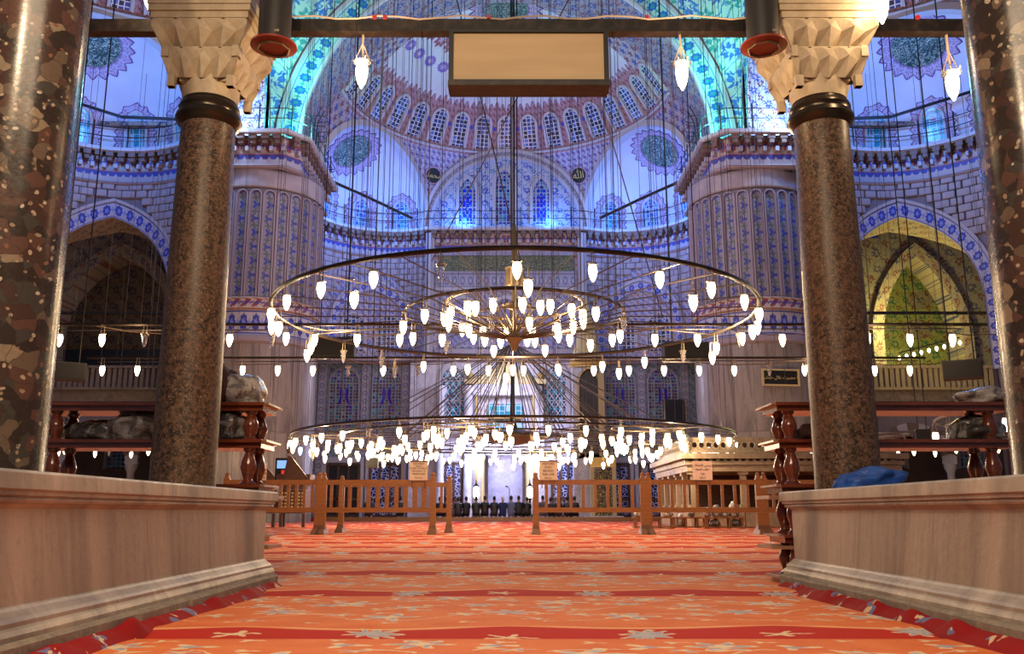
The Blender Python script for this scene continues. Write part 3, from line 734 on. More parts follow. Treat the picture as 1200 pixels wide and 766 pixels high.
for s in (-1, 1):
    path, ea, eq = make_path(s)
    trim = sweep(path, [(0, 16.4), (.62, 16.4), (.62, 16.24), (.5, 16.2)], s).obj('trim_cornice', m_palestone, kind='structure')
    sweep(path, [(.16, 15.46), (.16, 15.40), (.12, 14.98), (.16, 14.92)], s).obj('trefoil_band', m_trefoil, trim)
    sweep(path, [(.1, 16.2), (.1, 15.44)], s).obj('corbel_bed', m_band_red, trim)
    sweep(path, [(.18, 14.94), (.24, 14.9), (.18, 14.82), (0, 14.8)], s).obj('string_moulding', m_rib, trim)
    for i, (x, y, a) in enumerate(along(path, .52)):
        nx, ny = -s*sin(a), s*cos(a)
        if i > 145: break
        inst('corbel', cor_me, trim, (x+nx*.3, y+ny*.3, 16.02), (0, 0, a))
        inst('corbel', cor2_me, trim, (x+nx*.2+cos(a)*.26, y+ny*.2+sin(a)*.26, 15.62), (0, 0, a))
    # iron railing standing on the cornice
    rail = empty('cornice_railing', label='thin iron railing on the cornice ledge %s of the central lunette' % ('left' if s < 0 else 'right'), cat='railing', group='cornice railings')
    op = offset(path, .45, s)
    for z in (16.95, 17.4): MB().tube([(x, y, z) for x, y in op], .022, 4).obj('rail', m_iron, rail)
    post = MB().box((0, 0, .62), (.05, .05, 1.25)).mesh('post', m_iron)
    for (x, y, a) in along(op, 1.45): inst('post', post, rail, (x, y, 16.38))
    # ladder hoops by the floodlight on the pier corner
    # lower part of the exedra behind the aisle: curved block wall with a great pointed opening
    fc = cyl_map(ea, 4.6, R(101) if s < 0 else R(79), -1)
    a0, h0, zs = 3.1, 4.1, 9.2
    ar = arch(a0, h0, 12); us = sorted(set([-8.2, -7, -6, -5, -4.2, -3.6]+[round(x, 4) for x, _ in ar]+[3.6, 4.2, 4.8]))
    if s > 0: us = sorted(-u for u in us)
    def zb(u):
        if abs(u) > a0: return 0
        for i in range(len(ar)-1):
            if ar[i][0] <= u <= ar[i+1][0]:
                t = (u-ar[i][0])/max(ar[i+1][0]-ar[i][0], 1e-6); return zs+ar[i][1]+(ar[i+1][1]-ar[i][1])*t
        return zs
    mb = MB(); n = len(us)
    mb.add([fc(u, zb(u), 0) for u in us]+[fc(u, 15, 0) for u in us], [(i, i+1, i+1+n, i+n) for i in range(n-1)], [(u, zb(u)) for u in us]+[(u, 15) for u in us])
    w = mb.obj('wall_exedra_%s' % ('left' if s < 0 else 'right'), m_mortar, kind='structure')
    A = arch(a0, h0, 14, zs, 0, 3); B = arch(a0+.62, h0+.72, 14, zs, 0, 3); C = arch(a0+.74, h0+.86, 14, zs, 0, 3)
    MB().ribbon(A, B, fc, -.1, .10).obj('arch_border', m_band_blue, w)
    MB().ribbon(B, C, fc, -.1, .16).obj('arch_moulding', m_palestone, w)
    A2 = arch(a0, h0, 14, zs, 0, 9.5)
    MB().grid(len(A2)-1, 4, lambda a, b: fc(*A2[round(a*(len(A2)-1))], -3.6*b*.6), lambda a, b: (a*16, b*2.2)).obj('arch_soffit', m_brownpaint, w)
    cnt = 0
    for row in range(9):
        z = 12.2+row*.36+.02
        if z > 14.75: break
        for i in range(24):
            u = -6.6+i*.60+(row % 2)*.3
            if u > 4.2: continue
            if s > 0: u = -u
            if abs(u) < a0+.75+.25 and z-.17 < zb(min(abs(u), a0))+(.95 if abs(u) < a0 else -3): 
                if z < zs+(h0+.95)*sqrt(max(0, 1-(min(abs(u), a0+.7)/(a0+.9))**1.7))+.1: continue
            p = fc(u, z, .02); th = atan2(p.y-ea[1], p.x-ea[0]); inst('stone_block', blk[(i*7+row*3) % 3], w, p, (0, 0, th+pi/2))
    # qibla-side exedra lower wall
    fc2 = cyl_map(eq, 4.6, R(125) if s < 0 else R(55), -1)
    U0, U1 = (-7.75, 5.0) if s < 0 else (-5.0, 7.75)
    w2 = MB().grid(40, 2, lambda a, b: fc2(U0+(U1-U0)*a, 8.7+6.2*b, 0), lambda a, b: (U0+(U1-U0)*a, 8.7+6.2*b)).obj('wall_qibla_exedra_%s' % ('left' if s < 0 else 'right'), m_tile, kind='structure')
    fc3 = lambda u, z, d, fc2=fc2, s=s: fc2(u-s*(-1.55), z, d)
    cc = -s*1.55  # arch centre in u
    A = arch(2.15, 2.55, 10, 10.3, 0, 1.6); B = arch(2.6, 3.1, 10, 10.3, 0, 1.6); C = arch(2.72, 3.25, 10, 10.3, 0, 1.6)
    fA = lambda u, z, d, fc2=fc2: fc2(u+cc*-1*-1, z, d)
    MB().ribbon(A, B, fA, 0, .16).obj('arch_border', m_band_blue, w2); MB().ribbon(B, C, fA, 0, .22).obj('arch_moulding', m_palestone, w2)
    for t in (-1, 1):
        fw = lambda u, z, d, t=t: fA(u+t*1.02, z+9.3, d)
        window(fw, .66, 2.1, 1.35, m_lat_dome, m_palestone, w2, .12)
    sweepz = MB()
    for row in range(8):
        z = 12.25+row*.345
        for i in range(24):
            u = -6.7+i*.58+(row % 2)*.29
            du = abs(u-cc)
            if du < 2.95 and z < 10.3+3.45*sqrt(max(0, 1-(du/3.0)**1.8))+.25: continue
            if not U0+.3 < u < U1-.3: continue
            p = fc2(u, z, .02); th = atan2(p.y-eq[1], p.x-eq[0]); inst('stone_block', blk[(i*5+row*3) % 3], w2, p, (0, 0, th+pi/2))
    # floor slab (ceiling of the lower niche) between exedra and lower wall
    mb = MB(); U0, U1 = (-7.75, 5.0) if s < 0 else (-5.0, 7.75); pts = arc(eq, 4.6, 222, 63, 30) if s < 0 else [(2*0-x, y) for x, y in arc((-eq[0], eq[1]), 4.6, 222, 63, 30)]
    vs = []; 
    for x, y in pts: vs += [(x, y, 8.7), (s*13.4 if y < 46.5 else x*1.0, max(y, 50.2) if y >= 46.5 else y, 8.7)]
    mb.add(vs, [(2*i, 2*i+1, 2*i+3, 2*i+2) for i in range(30)]).obj('ceiling_lower_niche', m_palestone, kind='structure')
    low = [(x, y) for x, y in offset(path, 0, s)][-43:]
    sweep(low, [(.0, 9.0), (.30, 8.95), (.30, 8.75), (.0, 8.62)], s).obj('trim_gallery_ledge', m_rib, kind='structure')

# ---------------------------------------------------------------- great round piers
slab_w = 2*pi/20
for s in (-1, 1):
    c = (s*10.95, 38.55)
    pier = empty('great_pier', (c[0], c[1], 0), label='huge round pier of fluted blue tile over marble, %s' % ('left of the mihrab' if s < 0 else 'with a framed calligraphy board'), cat='pier', group='great piers')
    loc = (0, 0, 0)
    MB().lathe([(2.5, 0), (2.5, 15)], n=48).obj('core', m_mortar, pier)
    def arcplate(th, half, r0, r1, z0, z1, n=3):
        mb = MB(); vs = []
        for r in (r0, r1):
            for z in (z0, z1):
                for i in range(n+1): a = th-half+2*half*i/n; vs.append((r*cos(a), r*sin(a), z))
        m = n+1; fs = [(2*m+i, 2*m+i+1, 3*m+i+1, 3*m+i) for i in range(n)]+[(0, m, 3*m, 2*m), (n, m+n, 3*m+n, 2*m+n)]+[(m+i, m+i+1, 3*m+i+1, 3*m+i) for i in range(n)]
        return mb.add(vs, fs, [(v[0]*3, v[2]) for v in vs])
    me = arcplate(0, slab_w/2*.985, 2.5, 2.62, 0, 3.6).mesh('marble_slab', m_marble_pier)
    for k in range(20):
        for z in (0, 3.62):
            th = -pi/2+slab_w*(k-9.5)
            if abs(k-9.5) > 6: continue
            inst('marble_slab', me, pier, (0, 0, z), (0, 0, th))
    MB().lathe([(2.6, 7.22), (2.74, 7.3), (2.74, 7.5), (2.6, 7.58)], n=48, caps=False).obj('moulding', m_rib, pier)
    b = MB().lathe([(2.58, 7.58), (2.58, 8.62)], n=48, caps=False); b.uv = [(u, (v-7.58)/1.04) for u, v in b.uv]; b.obj('script_band', m_band_blue, pier)
    b = MB().lathe([(2.62, 8.62), (2.72, 8.7), (2.66, 9.05), (2.72, 9.12), (2.6, 9.2)], n=48, caps=False); b.uv = [(u, (v-8.62)/.6) for u, v in b.uv]; b.obj('red_moulding', m_band_red, pier)
    # flutes: each panel a recessed painted strip with a raised round-topped rib
    nf = 28; w = 2*pi*2.5/nf; f0 = cyl_map((0, 0), 2.5, 0, 1, 1)
    inn = [(-w*.36, 0)]+[(-w*.36*cos(pi*i/8), 4.45+w*.36*sin(pi*i/8)) for i in range(9)]+[(w*.36, 0)]
    out = [(-w*.47, 0)]+[(-w*.47*cos(pi*i/8), 4.45+w*.47*sin(pi*i/8)) for i in range(9)]+[(w*.47, 0)]
    fz = lambda u, z, d: f0(u, z+9.2, d)
    pm = MB().prism(inn, fz, 0, .03).mesh('flute_panel', m_flute); rm = MB().ribbon(inn, out, fz, 0, .12).mesh('flute_rib', m_rib)
    for k in range(nf):
        th = -pi/2+2*pi/nf*(k-nf/2+.5)
        if abs(k-nf/2+.5) > 8: continue
        inst('flute_panel', pm, pier, loc, (0, 0, th)); inst('flute_rib', rm, pier, loc, (0, 0, th))
    b = MB().lathe([(2.58, 14.0), (2.64, 14.05), (2.6, 14.8)], n=48, caps=False).obj('stone_collar', m_stoneblock, pier)
    # square shoulder carrying the great arches
    wpath = [(s*-13.6, 42.4), (s*-13.6, 36.4)]
    sh = MB().prism([(s*13.3, 36.4), (s*12.9, 36.05), (s*9.62, 36.05), (s*9.15, 36.62), (s*9.15, 42.1), (s*13.3, 42.1)], lambda u, v, d: Vector((u-c[0], v-c[1], d)), 14.78, 16.38).obj('shoulder_block', m_stoneblock, pier)
    MB().box((s*11.3-c[0], 40.6-c[1], 7.4), (4.1, 3.2, 14.8)).obj('buttress', m_marble_pier, pier)
# floodlight fittings, access ladders and the long black tube over the exedra ledges
for s in (-1, 1):
    e = empty('access_ladder', (s*8.95, 38.5, 16.4), label='caged iron access ladder on the cornice by the %s great arch foot' % ('left' if s < 0 else 'right'), cat='ladder', group='access ladders')
    for t in (0, .5): MB().tube([(0, t, 0), (-s*.1, t, 1.9), (-s*.4, t, 2.5)], .03, 5).obj('stile', m_iron, e)
    for k in range(7): MB().tube([(0, 0, .3*k+.2), (0, .5, .3*k+.2)], .02, 4).obj('rung', m_iron, e)
    for k in range(3): MB().tube([(-s*.02, -.1, 1+.5*k), (-s*.5, 0, 1+.5*k), (-s*.6, .3, 1+.5*k), (-s*.5, .6, 1+.5*k), (-s*.02, .7, 1+.5*k)], .02, 4).obj('hoop', m_iron, e)
    g = MB().tube([(s*9.3, 43.6, 17.3), (s*7.4, 45.4, 16.95), (s*5.3, 47.8, 16.6)], .08, 6).obj('ledge_pipe', m_iron); tag(g, 'long black pipe slanting along the exedra ledge %s of the lunette' % ('left' if s < 0 else 'right'), 'pipe')
    g = MB().tube([(s*20.5, 35.2, 18.2), (s*16.8, 36.2, 17.3), (s*13.4, 35.2, 16.7)], .07, 6).obj('ledge_pipe', m_iron); tag(g, 'long dark pipe along the %s aisle exedra ledge behind the near column' % ('left' if s < 0 else 'right'), 'pipe')
# ---------------------------------------------------------------- qibla wall
qw = MB().box((0, 49.6, 12.5), (8.4, .6, 7.8)).obj('wall_qibla_centre', m_tile, kind='structure')
MB().box((0, 50.3, 4.4), (27, .4, 8.8)).obj('wall_qibla_lower', m_qtile, kind='structure')
MB().box((-.35, 49.72, 4.3), (10.0, .8, 8.6)).obj('wall_mihrab_marble', m_marble_white, kind='structure')
for s in (-1, 1):
    MB().box((s*4.35, 49.15, 12.4), (.5, .4, 7.4)).obj('trim_pilaster', m_band_grey, kind='structure')
    MB().box((s*4.35, 48.92, 12.4), (.12, .1, 7.4)).obj('trim_pilaster_edge', m_palestone, kind='structure')
for z0, z1, m in ((14.95, 15.1, m_rib), (14.8, 14.95, m_band_grey), (13.72, 13.86, m_rib), (12.9, 13.7, m_band_grey), (12.75, 12.9, m_palestone), (9.1, 9.35, m_rib)):
    b = MB().box((0, 49.2, (z0+z1)/2), (8.0, .26, z1-z0)); b.uv = [(v[0], 0 if v[2] < (z0+z1)/2 else 1) for v in b.v]; b.obj('frieze', m, qw)
b = MB().box((0, 49.24, 14.33), (7.7, .2, .92)).obj('inscription_panel', m_inscr, qw)
for k in range(3):
    f0 = plane_map((-2.5+2.5*k, 49.3, 0), (1, 0, 0), (0, -1, 0))
    MB().ribbon(arch(.95, 1.1, 8, 11.2, 0, 1.7), arch(1.1, 1.3, 8, 11.2, 0, 1.7), f0, 0, .12).obj('blind_arch', m_palestone, qw)
    MB().prism(arch(.9, 1.05, 8, 11.2, 0, 1.6), f0, 0, .04).obj('blind_panel', m_tile_dense, qw)
# upper tier stained windows in the tiled fields and beside the mihrab
def XQ(px, y=50.0, py=460): return P(px, py, y).x
for px in (403, 453, 727, 777):
    f0 = plane_map((XQ(px), 50.1, 0), (1, 0, 0), (0, -1, 0)); fw = lambda u, z, d, f0=f0: f0(u, z+5.1, d)
    window(fw, .80, 3.3, 2.45, m_lat_tile, m_rib, None, .10, style='cypress')
for px in (531, 650):
    f0 = plane_map((XQ(px, 49.3), 49.31, 0), (1, 0, 0), (0, -1, 0)); fw = lambda u, z, d, f0=f0: f0(u, z+5.3, d)
    window(fw, .62, 3.1, 2.3, m_diamond, m_palestone, None, .24)
# tile border strips of the side fields
for x in (XQ(377), XQ(428), XQ(475), XQ(700), XQ(752), XQ(803), XQ(835)):
    b = MB().box((x, 50.04, 4.4), (.42, .12, 8.4)); b.uv = [(v[2], 0 if v[0] < x else 1) for v in b.v]; b.obj('trim_tile_border', m_band_grey, kind='structure')
b = MB().box((XQ(420), 50.02, 4.35), (5.6, .16, .5)); b.uv = [(v[0], 0 if v[2] < 4.3 else 1) for v in b.v]; b.obj('trim_tile_frieze', m_band_grey, kind='structure')
b = MB().box((XQ(765), 50.02, 4.35), (6.4, .16, .5)); b.uv = [(v[0], 0 if v[2] < 4.3 else 1) for v in b.v]; b.obj('trim_tile_frieze', m_band_grey, kind='structure')
# ground floor grille windows
dn = 0
for px, w, y, dark in ((402, 1.75, 50.05, 1), (451, 1.65, 50.05, 0), (527, 1.35, 49.28, 0), (661, 1.3, 49.28, 0), (721, 1.5, 50.05, 0), (766, 1.5, 50.05, 0)):
    dn += 1; x = P(px, 570, y).x; e = empty('window_low_%d' % dn, (x, y, 0), kind='structure')
    MB().box((0, -.02, 1.6), (w, .06, 2.7)).obj('pane', m_black if dark else m_doorgrille, e)
    for k in range(4): MB().box((-w/2+w*k/3, -.08, 1.6), (.14 if k in (0, 3) else .1, .12, 2.8)).obj('upright', m_darkwood, e)
    for z in (.2, 1.1, 3.0): MB().box((0, -.08, z), (w, .12, .12)).obj('crossbar', m_darkwood, e)
    MB().ribbon([(-w/2-.08, .1), (-w/2-.08, 3.1), (w/2+.08, 3.1), (w/2+.08, .1)], [(-w/2-.34, .1), (-w/2-.34, 3.4), (w/2+.34, 3.4), (w/2+.34, .1)], plane_map((0, 0, 0), (1, 0, 0), (0, -1, 0)), 0, .12).obj('surround', m_palestone, e)
# ---------------------------------------------------------------- side aisles seen through the great openings
for s in (-1, 1):
    sd = 'left' if s < 0 else 'right'
    f0 = plane_map((0, 42.6, 0), (1, 0, 0), (0, -1, 0))
    ux = P(135 if s < 0 else 1078, 380, 42.6).x
    ia = arch(1.9 if s > 0 else 3.0, 4.2, 12, 8.6, ux, 0)
    us = [s*13.2]+([x for x, _ in ia] if s > 0 else [x for x, _ in reversed(ia)])+[s*32]
    pm = m_darkpaint
    zi = {round(x, 4): z for x, z in ia}
    mb = MB(); n = len(us); us2 = us if s < 0 else us
    top = [(u, 17.5) for u in us]; bot = [(u, zi.get(round(u, 4), 6.9)) for u in us]
    bot[0] = (us[0], 6.9); bot[-1] = (us[-1], 6.9)
    i0 = 1; 
    vs = [f0(u, z, 0) for u, z in bot]+[f0(u, z, 0) for u, z in top]
    fs = [(i, i+1, i+1+n, i+n) for i in range(1, n-2)]
    vs += [f0(us[0], 6.9, 0), f0(us[1], 6.9, 0), f0(us[-2], 6.9, 0), f0(us[-1], 6.9, 0)]
    fs += [(2*n, 2*n+1, 1+n, n), (2*n+2, 2*n+3, 2*n-1, 2*n-2)]
    w = mb.add(vs, fs, [(p.x, p.z) for p in vs]).obj('wall_aisle_%s' % sd, pm, kind='structure')
    B = arch((1.9 if s > 0 else 3.0)+.55, 4.9, 12, 8.6, ux, 1.7); A = arch(1.9 if s > 0 else 3.0, 4.2, 12, 8.6, ux, 1.7)
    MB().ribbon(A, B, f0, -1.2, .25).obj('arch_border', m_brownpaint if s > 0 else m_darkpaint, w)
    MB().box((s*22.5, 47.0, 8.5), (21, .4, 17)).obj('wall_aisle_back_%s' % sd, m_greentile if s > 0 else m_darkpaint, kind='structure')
    if s > 0:
        for (dx, z, r) in ((.1, 11.6, .7), (-.2, 10.0, .8), (.2, 8.4, .6)):
            fm = plane_map((ux*1.1+dx, 46.8, z), (1, 0, 0), (0, -1, 0)); fz = lambda u, v, d, fm=fm, z=z: fm(u, v+z, d)
            MB().prism([(r*cos(2*pi*i/20), r*.7*sin(2*pi*i/20)) for i in range(20)], fz, 0, .06).obj('painted_rosette', m_brownpaint, w)
    for k in range(2):
        fm = plane_map((0, 42.55, 0), (1, 0, 0), (0, -1, 0)); xx = ux-s*(3.2+k*0); zz = 12.4-k*2.4
        MB().prism([(xx+.55*cos(2*pi*i/20), zz+.55*sin(2*pi*i/20)) for i in range(20)], fm, 0, .05).obj('painted_rosette', m_brownpaint, w)
    # vault ceiling and gallery floor of the aisle
    MB().box((s*22.8, 42.5, 17.6), (19.6, 10, .2)).obj('ceiling_aisle_%s' % sd, m_darkpaint, kind='structure')
    MB().box((s*22.6, 43.4, 5.55), (18.6, 6.8, .5)).obj('floor_gallery_%s' % sd, m_mahfil, kind='structure')
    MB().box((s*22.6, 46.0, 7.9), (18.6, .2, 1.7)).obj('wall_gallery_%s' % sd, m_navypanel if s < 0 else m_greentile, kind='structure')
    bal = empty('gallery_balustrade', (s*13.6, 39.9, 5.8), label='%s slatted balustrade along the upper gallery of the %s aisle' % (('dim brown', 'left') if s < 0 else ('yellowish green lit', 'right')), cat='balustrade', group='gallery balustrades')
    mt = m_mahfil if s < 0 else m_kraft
    MB().box((s*6, 0, 1.05), (12, .16, .12)).obj('top_rail', mt, bal); MB().box((s*6, 0, .06), (12, .2, .12)).obj('bottom_rail', mt, bal)
    sl = MB().box((0, 0, .55), (.15, .06, .9)).mesh('slat', mt)
    for k in range(48): inst('slat', sl, bal, (s*(.12+k*.25), 0, 0))
    MB().box((s*6, .18, .55), (12, .06, .9)).obj('backing', m_mortar, bal)
    # arcade under the gallery
    arc_ = empty('aisle_arcade', (s*13.6, 40.2, 0), label='striped stone arcade under the upper gallery in the %s aisle' % sd, cat='arcade', group='aisle arcades')
    fp = plane_map((0, 0, 0), (1, 0, 0), (0, -1, 0))
    vsm = {}
    for k in range(4):
        cx = s*(1.6+3.1*k); a = 1.3; nv = 11
        for i in range(nv):
            t0, t1 = pi*i/nv, pi*(i+1)/nv-.01; q = []
            for r in (a, a+.55):
                for t in ((t0, t1) if r == a else (t1, t0)): q.append((r*cos(t), r*sin(t)))
            key = i
            if key not in vsm: vsm[key] = MB().prism(q, fp, -.1, .12 if i % 2 else .08).mesh('voussoir', m_corbel if i % 2 else m_palestone)
            inst('voussoir', vsm[key], arc_, (cx, 0, 2.5))
        col = MB().lathe([(.24, 0), (.24, .12), (.17, .2), (.16, 2.1), (.27, 2.35), (.27, 2.5)], n=12)
        inst('column', vsm.setdefault('c', col.mesh('column', m_palestone, True)), arc_, (cx+s*1.55, 0, 0))
        a_ = arch(a, a, 10, 2.5, cx, 2.5); b_ = [(cx-1.55, 0)]+[(cx-1.55, 2.5+.0*i) for i in range(10)]+[(cx+u, 5.3) for u in ()]
        mb = MB(); top = [(x, 5.3) for x, _ in a_[1:-1]]; mb.ribbon(a_[1:-1], top, fp, -.1, 0); mb.box((cx+1.43, 0.05, 3.9), (.3, .1, 2.8)).box((cx-1.43, .05, 3.9), (.3, .1, 2.8)); mb.obj('spandrel_wall', m_mortar, arc_)
    MB().box((s*22, 46.6, 2.7), (17, .3, 5.4)).obj('wall_aisle_low_%s' % sd, m_corbel, kind='structure')
    for k in range(3):
        x = s*(16.0+4.0*k); f1 = plane_map((x, 46.4, 0), (1, 0, 0), (0, -1, 0)); fw = lambda u, z, d, f1=f1: f1(u, z+2.6, d)
        window(fw, .6, 1.9, 1.4, m_lat_lunette, m_palestone, None, .15)
    # iron tie rods across the great opening
    for k, z in enumerate((8.75, 8.35)):
        g = MB().box((s*17.3, 37.2+k*.5, z), (9.6, .12, .12)).obj('tie_rod', m_iron); tag(g, 'black iron tie rod across the %s aisle opening, %s of two' % (sd, ('upper', 'lower')[k]), 'rod')
for k, (px, py) in enumerate(((153, 262), (197, 273), (1022, 268))):
    p = P(px, py, 42.3); fm = plane_map((p.x, 42.5, 0), (1, 0, 0), (0, -1, 0)); fw = lambda u, z, d, fm=fm, p=p: fm(u, z+p.z-.4, d)
    window(fw, .32, .8, .5, m_cobalt, m_darkpaint, None, .08, mull=False)
# small string of lamps inside the right aisle
tr = empty('lamp_string', (0, 0, 0), label='slanting string of small yellow lamps inside the right aisle', cat='lamps')
q0, q1 = P(1054, 420, 38.6), P(1125, 402, 36.8)
MB().tube([q0+Vector((0, 0, .25)), q1+Vector((0, 0, .25))], .03, 5).obj('rod', m_iron, tr)
smallb = MB().lathe([(.01, -.09), (.07, 0), (.05, .09), (.01, .12)], n=8).mesh('lamp', m_bulb, True)
for k in range(9): inst('lamp', smallb, tr, tuple(q0.lerp(q1, k/8)))

# ---------------------------------------------------------------- mihrab, candlesticks, minbar
mx = P(592, 560, 49).x
mih = empty('mihrab', (mx, 49.2, .12), label='tall marble prayer niche with gilded crest and tile panels at the centre', cat='mihrab')
def fr_box(mb, x, z0, z1, w, y=-.25, d=.5): return mb.box((x, y, (z0+z1)/2), (w, d, z1-z0))
for x in (-1.95, 1.95):
    fr_box(MB(), x, 0, 7.2, .34).obj('pilaster', m_marble_white, mih)
    MB().lathe([(.16, 0), (.16, .2), (.10, .3), (.10, 3.0), (.16, 3.15), (.16, 3.35)], (x*.62, -.62, 0), 12).obj('colonnette', m_kraft, mih, True)
    fr_box(MB(), x*.80, 0, 6.6, .12, -.28, .56).obj('gilt_edge', m_gold, mih)
fr_box(MB(), 0, 6.6, 7.2, 4.2).obj('lintel', m_marble_white, mih)
fr_box(MB(), 0, 7.2, 7.45, 4.5, -.3, .6).obj('entablature', m_kraft, mih)
MB().prism([(-2.1, 7.45), (-1.2, 7.75), (-.5, 8.2), (0, 8.65), (.5, 8.2), (1.2, 7.75), (2.1, 7.45)], plane_map((0, 0, 0), (1, 0, 0), (0, -1, 0)), 0, .3).obj('crest', m_kraft, mih)
for x in (-1.95, 1.95): MB().lathe([(.02, .75), (.06, .5), (.20, .3), (.12, .1), (.16, 0)][::-1], (x, -.3, 7.45), 10).obj('finial', m_gold, mih, True)
for z0, z1 in ((5.5, 6.15), (4.5, 5.2)):
    fr_box(MB(), 0, z0, z1, 1.9, -.06, .12).obj('tile_panel', m_lat_aisle, mih)
    fr_box(MB(), 0, z0-.16, z0-.06, 2.2, -.1, .2).obj('panel_moulding', m_gold, mih)
fr_box(MB(), 0, 3.3, 4.3, 2.6, -.3, .6).obj('niche_head', m_marble_white, mih)
m_niche = mat('lavender_marble', f_marble((.50, .50, .66), (.38, .38, .56), .8, False), .35)
MB().grid(16, 6, lambda a, b: (.92*cos(pi*(1-a)), -.58+.5*sin(pi*a), 3.3*b)).obj('niche_wall', m_niche, mih, True)
MB().grid(16, 8, lambda a, b: (.92*cos(pi*(1-a))*cos(b*pi/2), -.58+.5*sin(pi*a)*cos(b*pi/2), 2.45+.85*sin(b*pi/2))).obj('niche_hood', m_marble_white, mih, True)
for x in (-1.3, 1.3): fr_box(MB(), x, 0, 3.3, .42).obj('niche_jamb', m_marble_white, mih)
for px, lb in ((558, 'left'), (621, 'right')):
    p = P(px, 590, 47.6); e = empty('candlestick', (p.x, 47.6, .12), label='tall lamp stand with white glass lantern on the %s side of the mihrab' % lb, cat='candlestick', group='mihrab candlesticks')
    MB().lathe([(.26, 0), (.2, .1), (.06, .25), (.05, .9), (.12, 1.0)], n=12).obj('stand', m_bronze, e, True)
    MB().lathe([(.10, 0), (.15, .1), (.15, .5), (.05, .62)], (0, 0, 1.0), 10).obj('lantern', m_bulb, e, True)
    MB().lathe([(.16, 0), (.03, .2), (.02, .35)], (0, 0, 1.6), 10).obj('cap', m_bronze, e, True)
for px, lb in ((515, 'left of the niche'), (548, 'nearest left of the niche'), (630, 'nearest right of the niche'), (683, 'beside the minbar')):
    p = P(px, 560, 48.8); g = MB().lathe([(.34, 0), (.34, .25), (.24, .4), (.22, 6.6), (.34, 6.85), (.34, 7.1)], n=16).obj('marble_column', m_marble_white, smooth=True); g.location = (p.x, 48.85, .12)
    tag(g, 'pale engaged marble column on the mihrab wall, %s' % lb, 'column', 'mihrab wall columns')
mp = P(690, 500, 46.5)
mnb = empty('minbar', (mp.x, 46.5, .12), label='tall narrow gilded pulpit tower with dark arched opening right of the mihrab', cat='pulpit')
for x in (-.72, .72): MB().box((x, 0, 4.0), (.24, .5, 8.0)).obj('post', m_kraft if x > 0 else m_marble_white, mnb)
fmn = plane_map((0, -.1, 0), (1, 0, 0), (0, -1, 0))
MB().prism([(-.6, 3.0), (-.6, 6.9)]+arch(.5, .75, 6, 6.9)[1:-1]+[(.6, 6.9), (.6, 3.0)], fmn, 0, .05).obj('dark_opening', m_darkgrey, mnb)
A = arch(.5, .75, 8, 6.9, 0, 3.8); MB().ribbon(A, [(x*1.25, z+(.12 if z > 6.9 else 0)) for x, z in A], fmn, 0, .25).obj('arch_frame', m_kraft, mnb)
MB().box((0, 0, 7.95), (1.9, .7, .35)).obj('canopy', m_gold, mnb); MB().lathe([(.9, 0), (.75, .5), (.12, 3.0), (.02, 3.6)], (0, 0, 8.1), 8).obj('spire', m_kraft, mnb)
MB().box((0, .05, 1.6), (1.5, .4, 3.2)).obj('base', m_marble_white, mnb)
pp = P(706, 580, 46)
prt = empty('minbar_portal', (pp.x, 45.6, .12), label='gilded doorway hung with black cloth of gold lettering under the pulpit', cat='doorway')
for x in (-.55, .55): MB().box((x, 0, 1.5), (.2, .3, 3.0)).obj('jamb', m_kraft, prt)
MB().box((0, 0, 2.75), (1.3, .32, .5)).obj('lintel', m_gold, prt); MB().box((0, -.08, 1.22), (.92, .06, 2.4)).obj('cloth', m_goldscript, prt); MB().box((0, -.1, .05), (1.9, .7, .1)).obj('step', m_marble_white, prt)

# ---------------------------------------------------------------- raised marble platform (right)
mh = empty('muezzin_platform', (4.95, 24, .02), label='beige marble platform on columns with pierced parapet beside the right pier', cat='platform')
LX, LY = 5.4, 4.8
def mh_side(x0, y0, x1, y1, n):
    L = math.dist((x0, y0), (x1, y1)); a = atan2(y1-y0, x1-x0)
    for i in range(n+1):
        t = i/n; x, y = x0+(x1-x0)*t, y0+(y1-y0)*t
        inst('column', mh_col, mh, (x, y, .5))
        if i < n:
            xm, ym = x0+(x1-x0)*(t+.5/n), y0+(y1-y0)*(t+.5/n)
            MB().box((0, 0, .26), (L/n*.98, .12, .5)).obj('plinth_panel', m_mahfil, mh).matrix_basis = Matrix.Translation((xm, ym, 0)) @ Matrix.Rotation(a, 4, 'Z')
    m = int(L/.19)
    for i in range(m):
        t = (i+.5)/m; inst('openwork_ring', mh_ring, mh, (x0+(x1-x0)*t, y0+(y1-y0)*t, 2.14), (0, 0, a))
        inst('dentil', mh_den, mh, (x0+(x1-x0)*t, y0+(y1-y0)*t, 1.72), (0, 0, a))
mh_col = MB().box((0, 0, .04), (.22, .22, .08)).box((0, 0, .46), (.15, .15, .84)).box((0, 0, .9), (.24, .24, .08)).mesh('column', m_mahfil)
fpr = plane_map((0, 0, 0), (1, 0, 0), (0, -1, 0))
circ = lambda r: [(r*cos(2*pi*i/10), r*sin(2*pi*i/10)) for i in range(10)]
mh_ring = MB().ribbon(circ(.075), [(.095*max(-1, min(1, 1.6*cos(2*pi*i/10))), .12*max(-1, min(1, 1.5*sin(2*pi*i/10)))) for i in range(10)], fpr, -.04, .04, closed=True).mesh('openwork_ring', m_mahfil)
mh_den = MB().box((0, -.12, 0), (.09, .12, .09)).mesh('dentil', m_mahfil)
mh_side(0, 0, LX, 0, 4); mh_side(0, LY, 0, 0, 5)
MB().box((LX/2, LY/2, 1.52), (LX+.3, LY+.3, .16)).obj('architrave', m_mahfil, mh)
MB().box((LX/2, LY/2, 1.66), (LX+.42, LY+.42, .1)).box((LX/2, LY/2, 1.84), (LX+.6, LY+.6, .14)).obj('cornice', m_mahfil, mh)
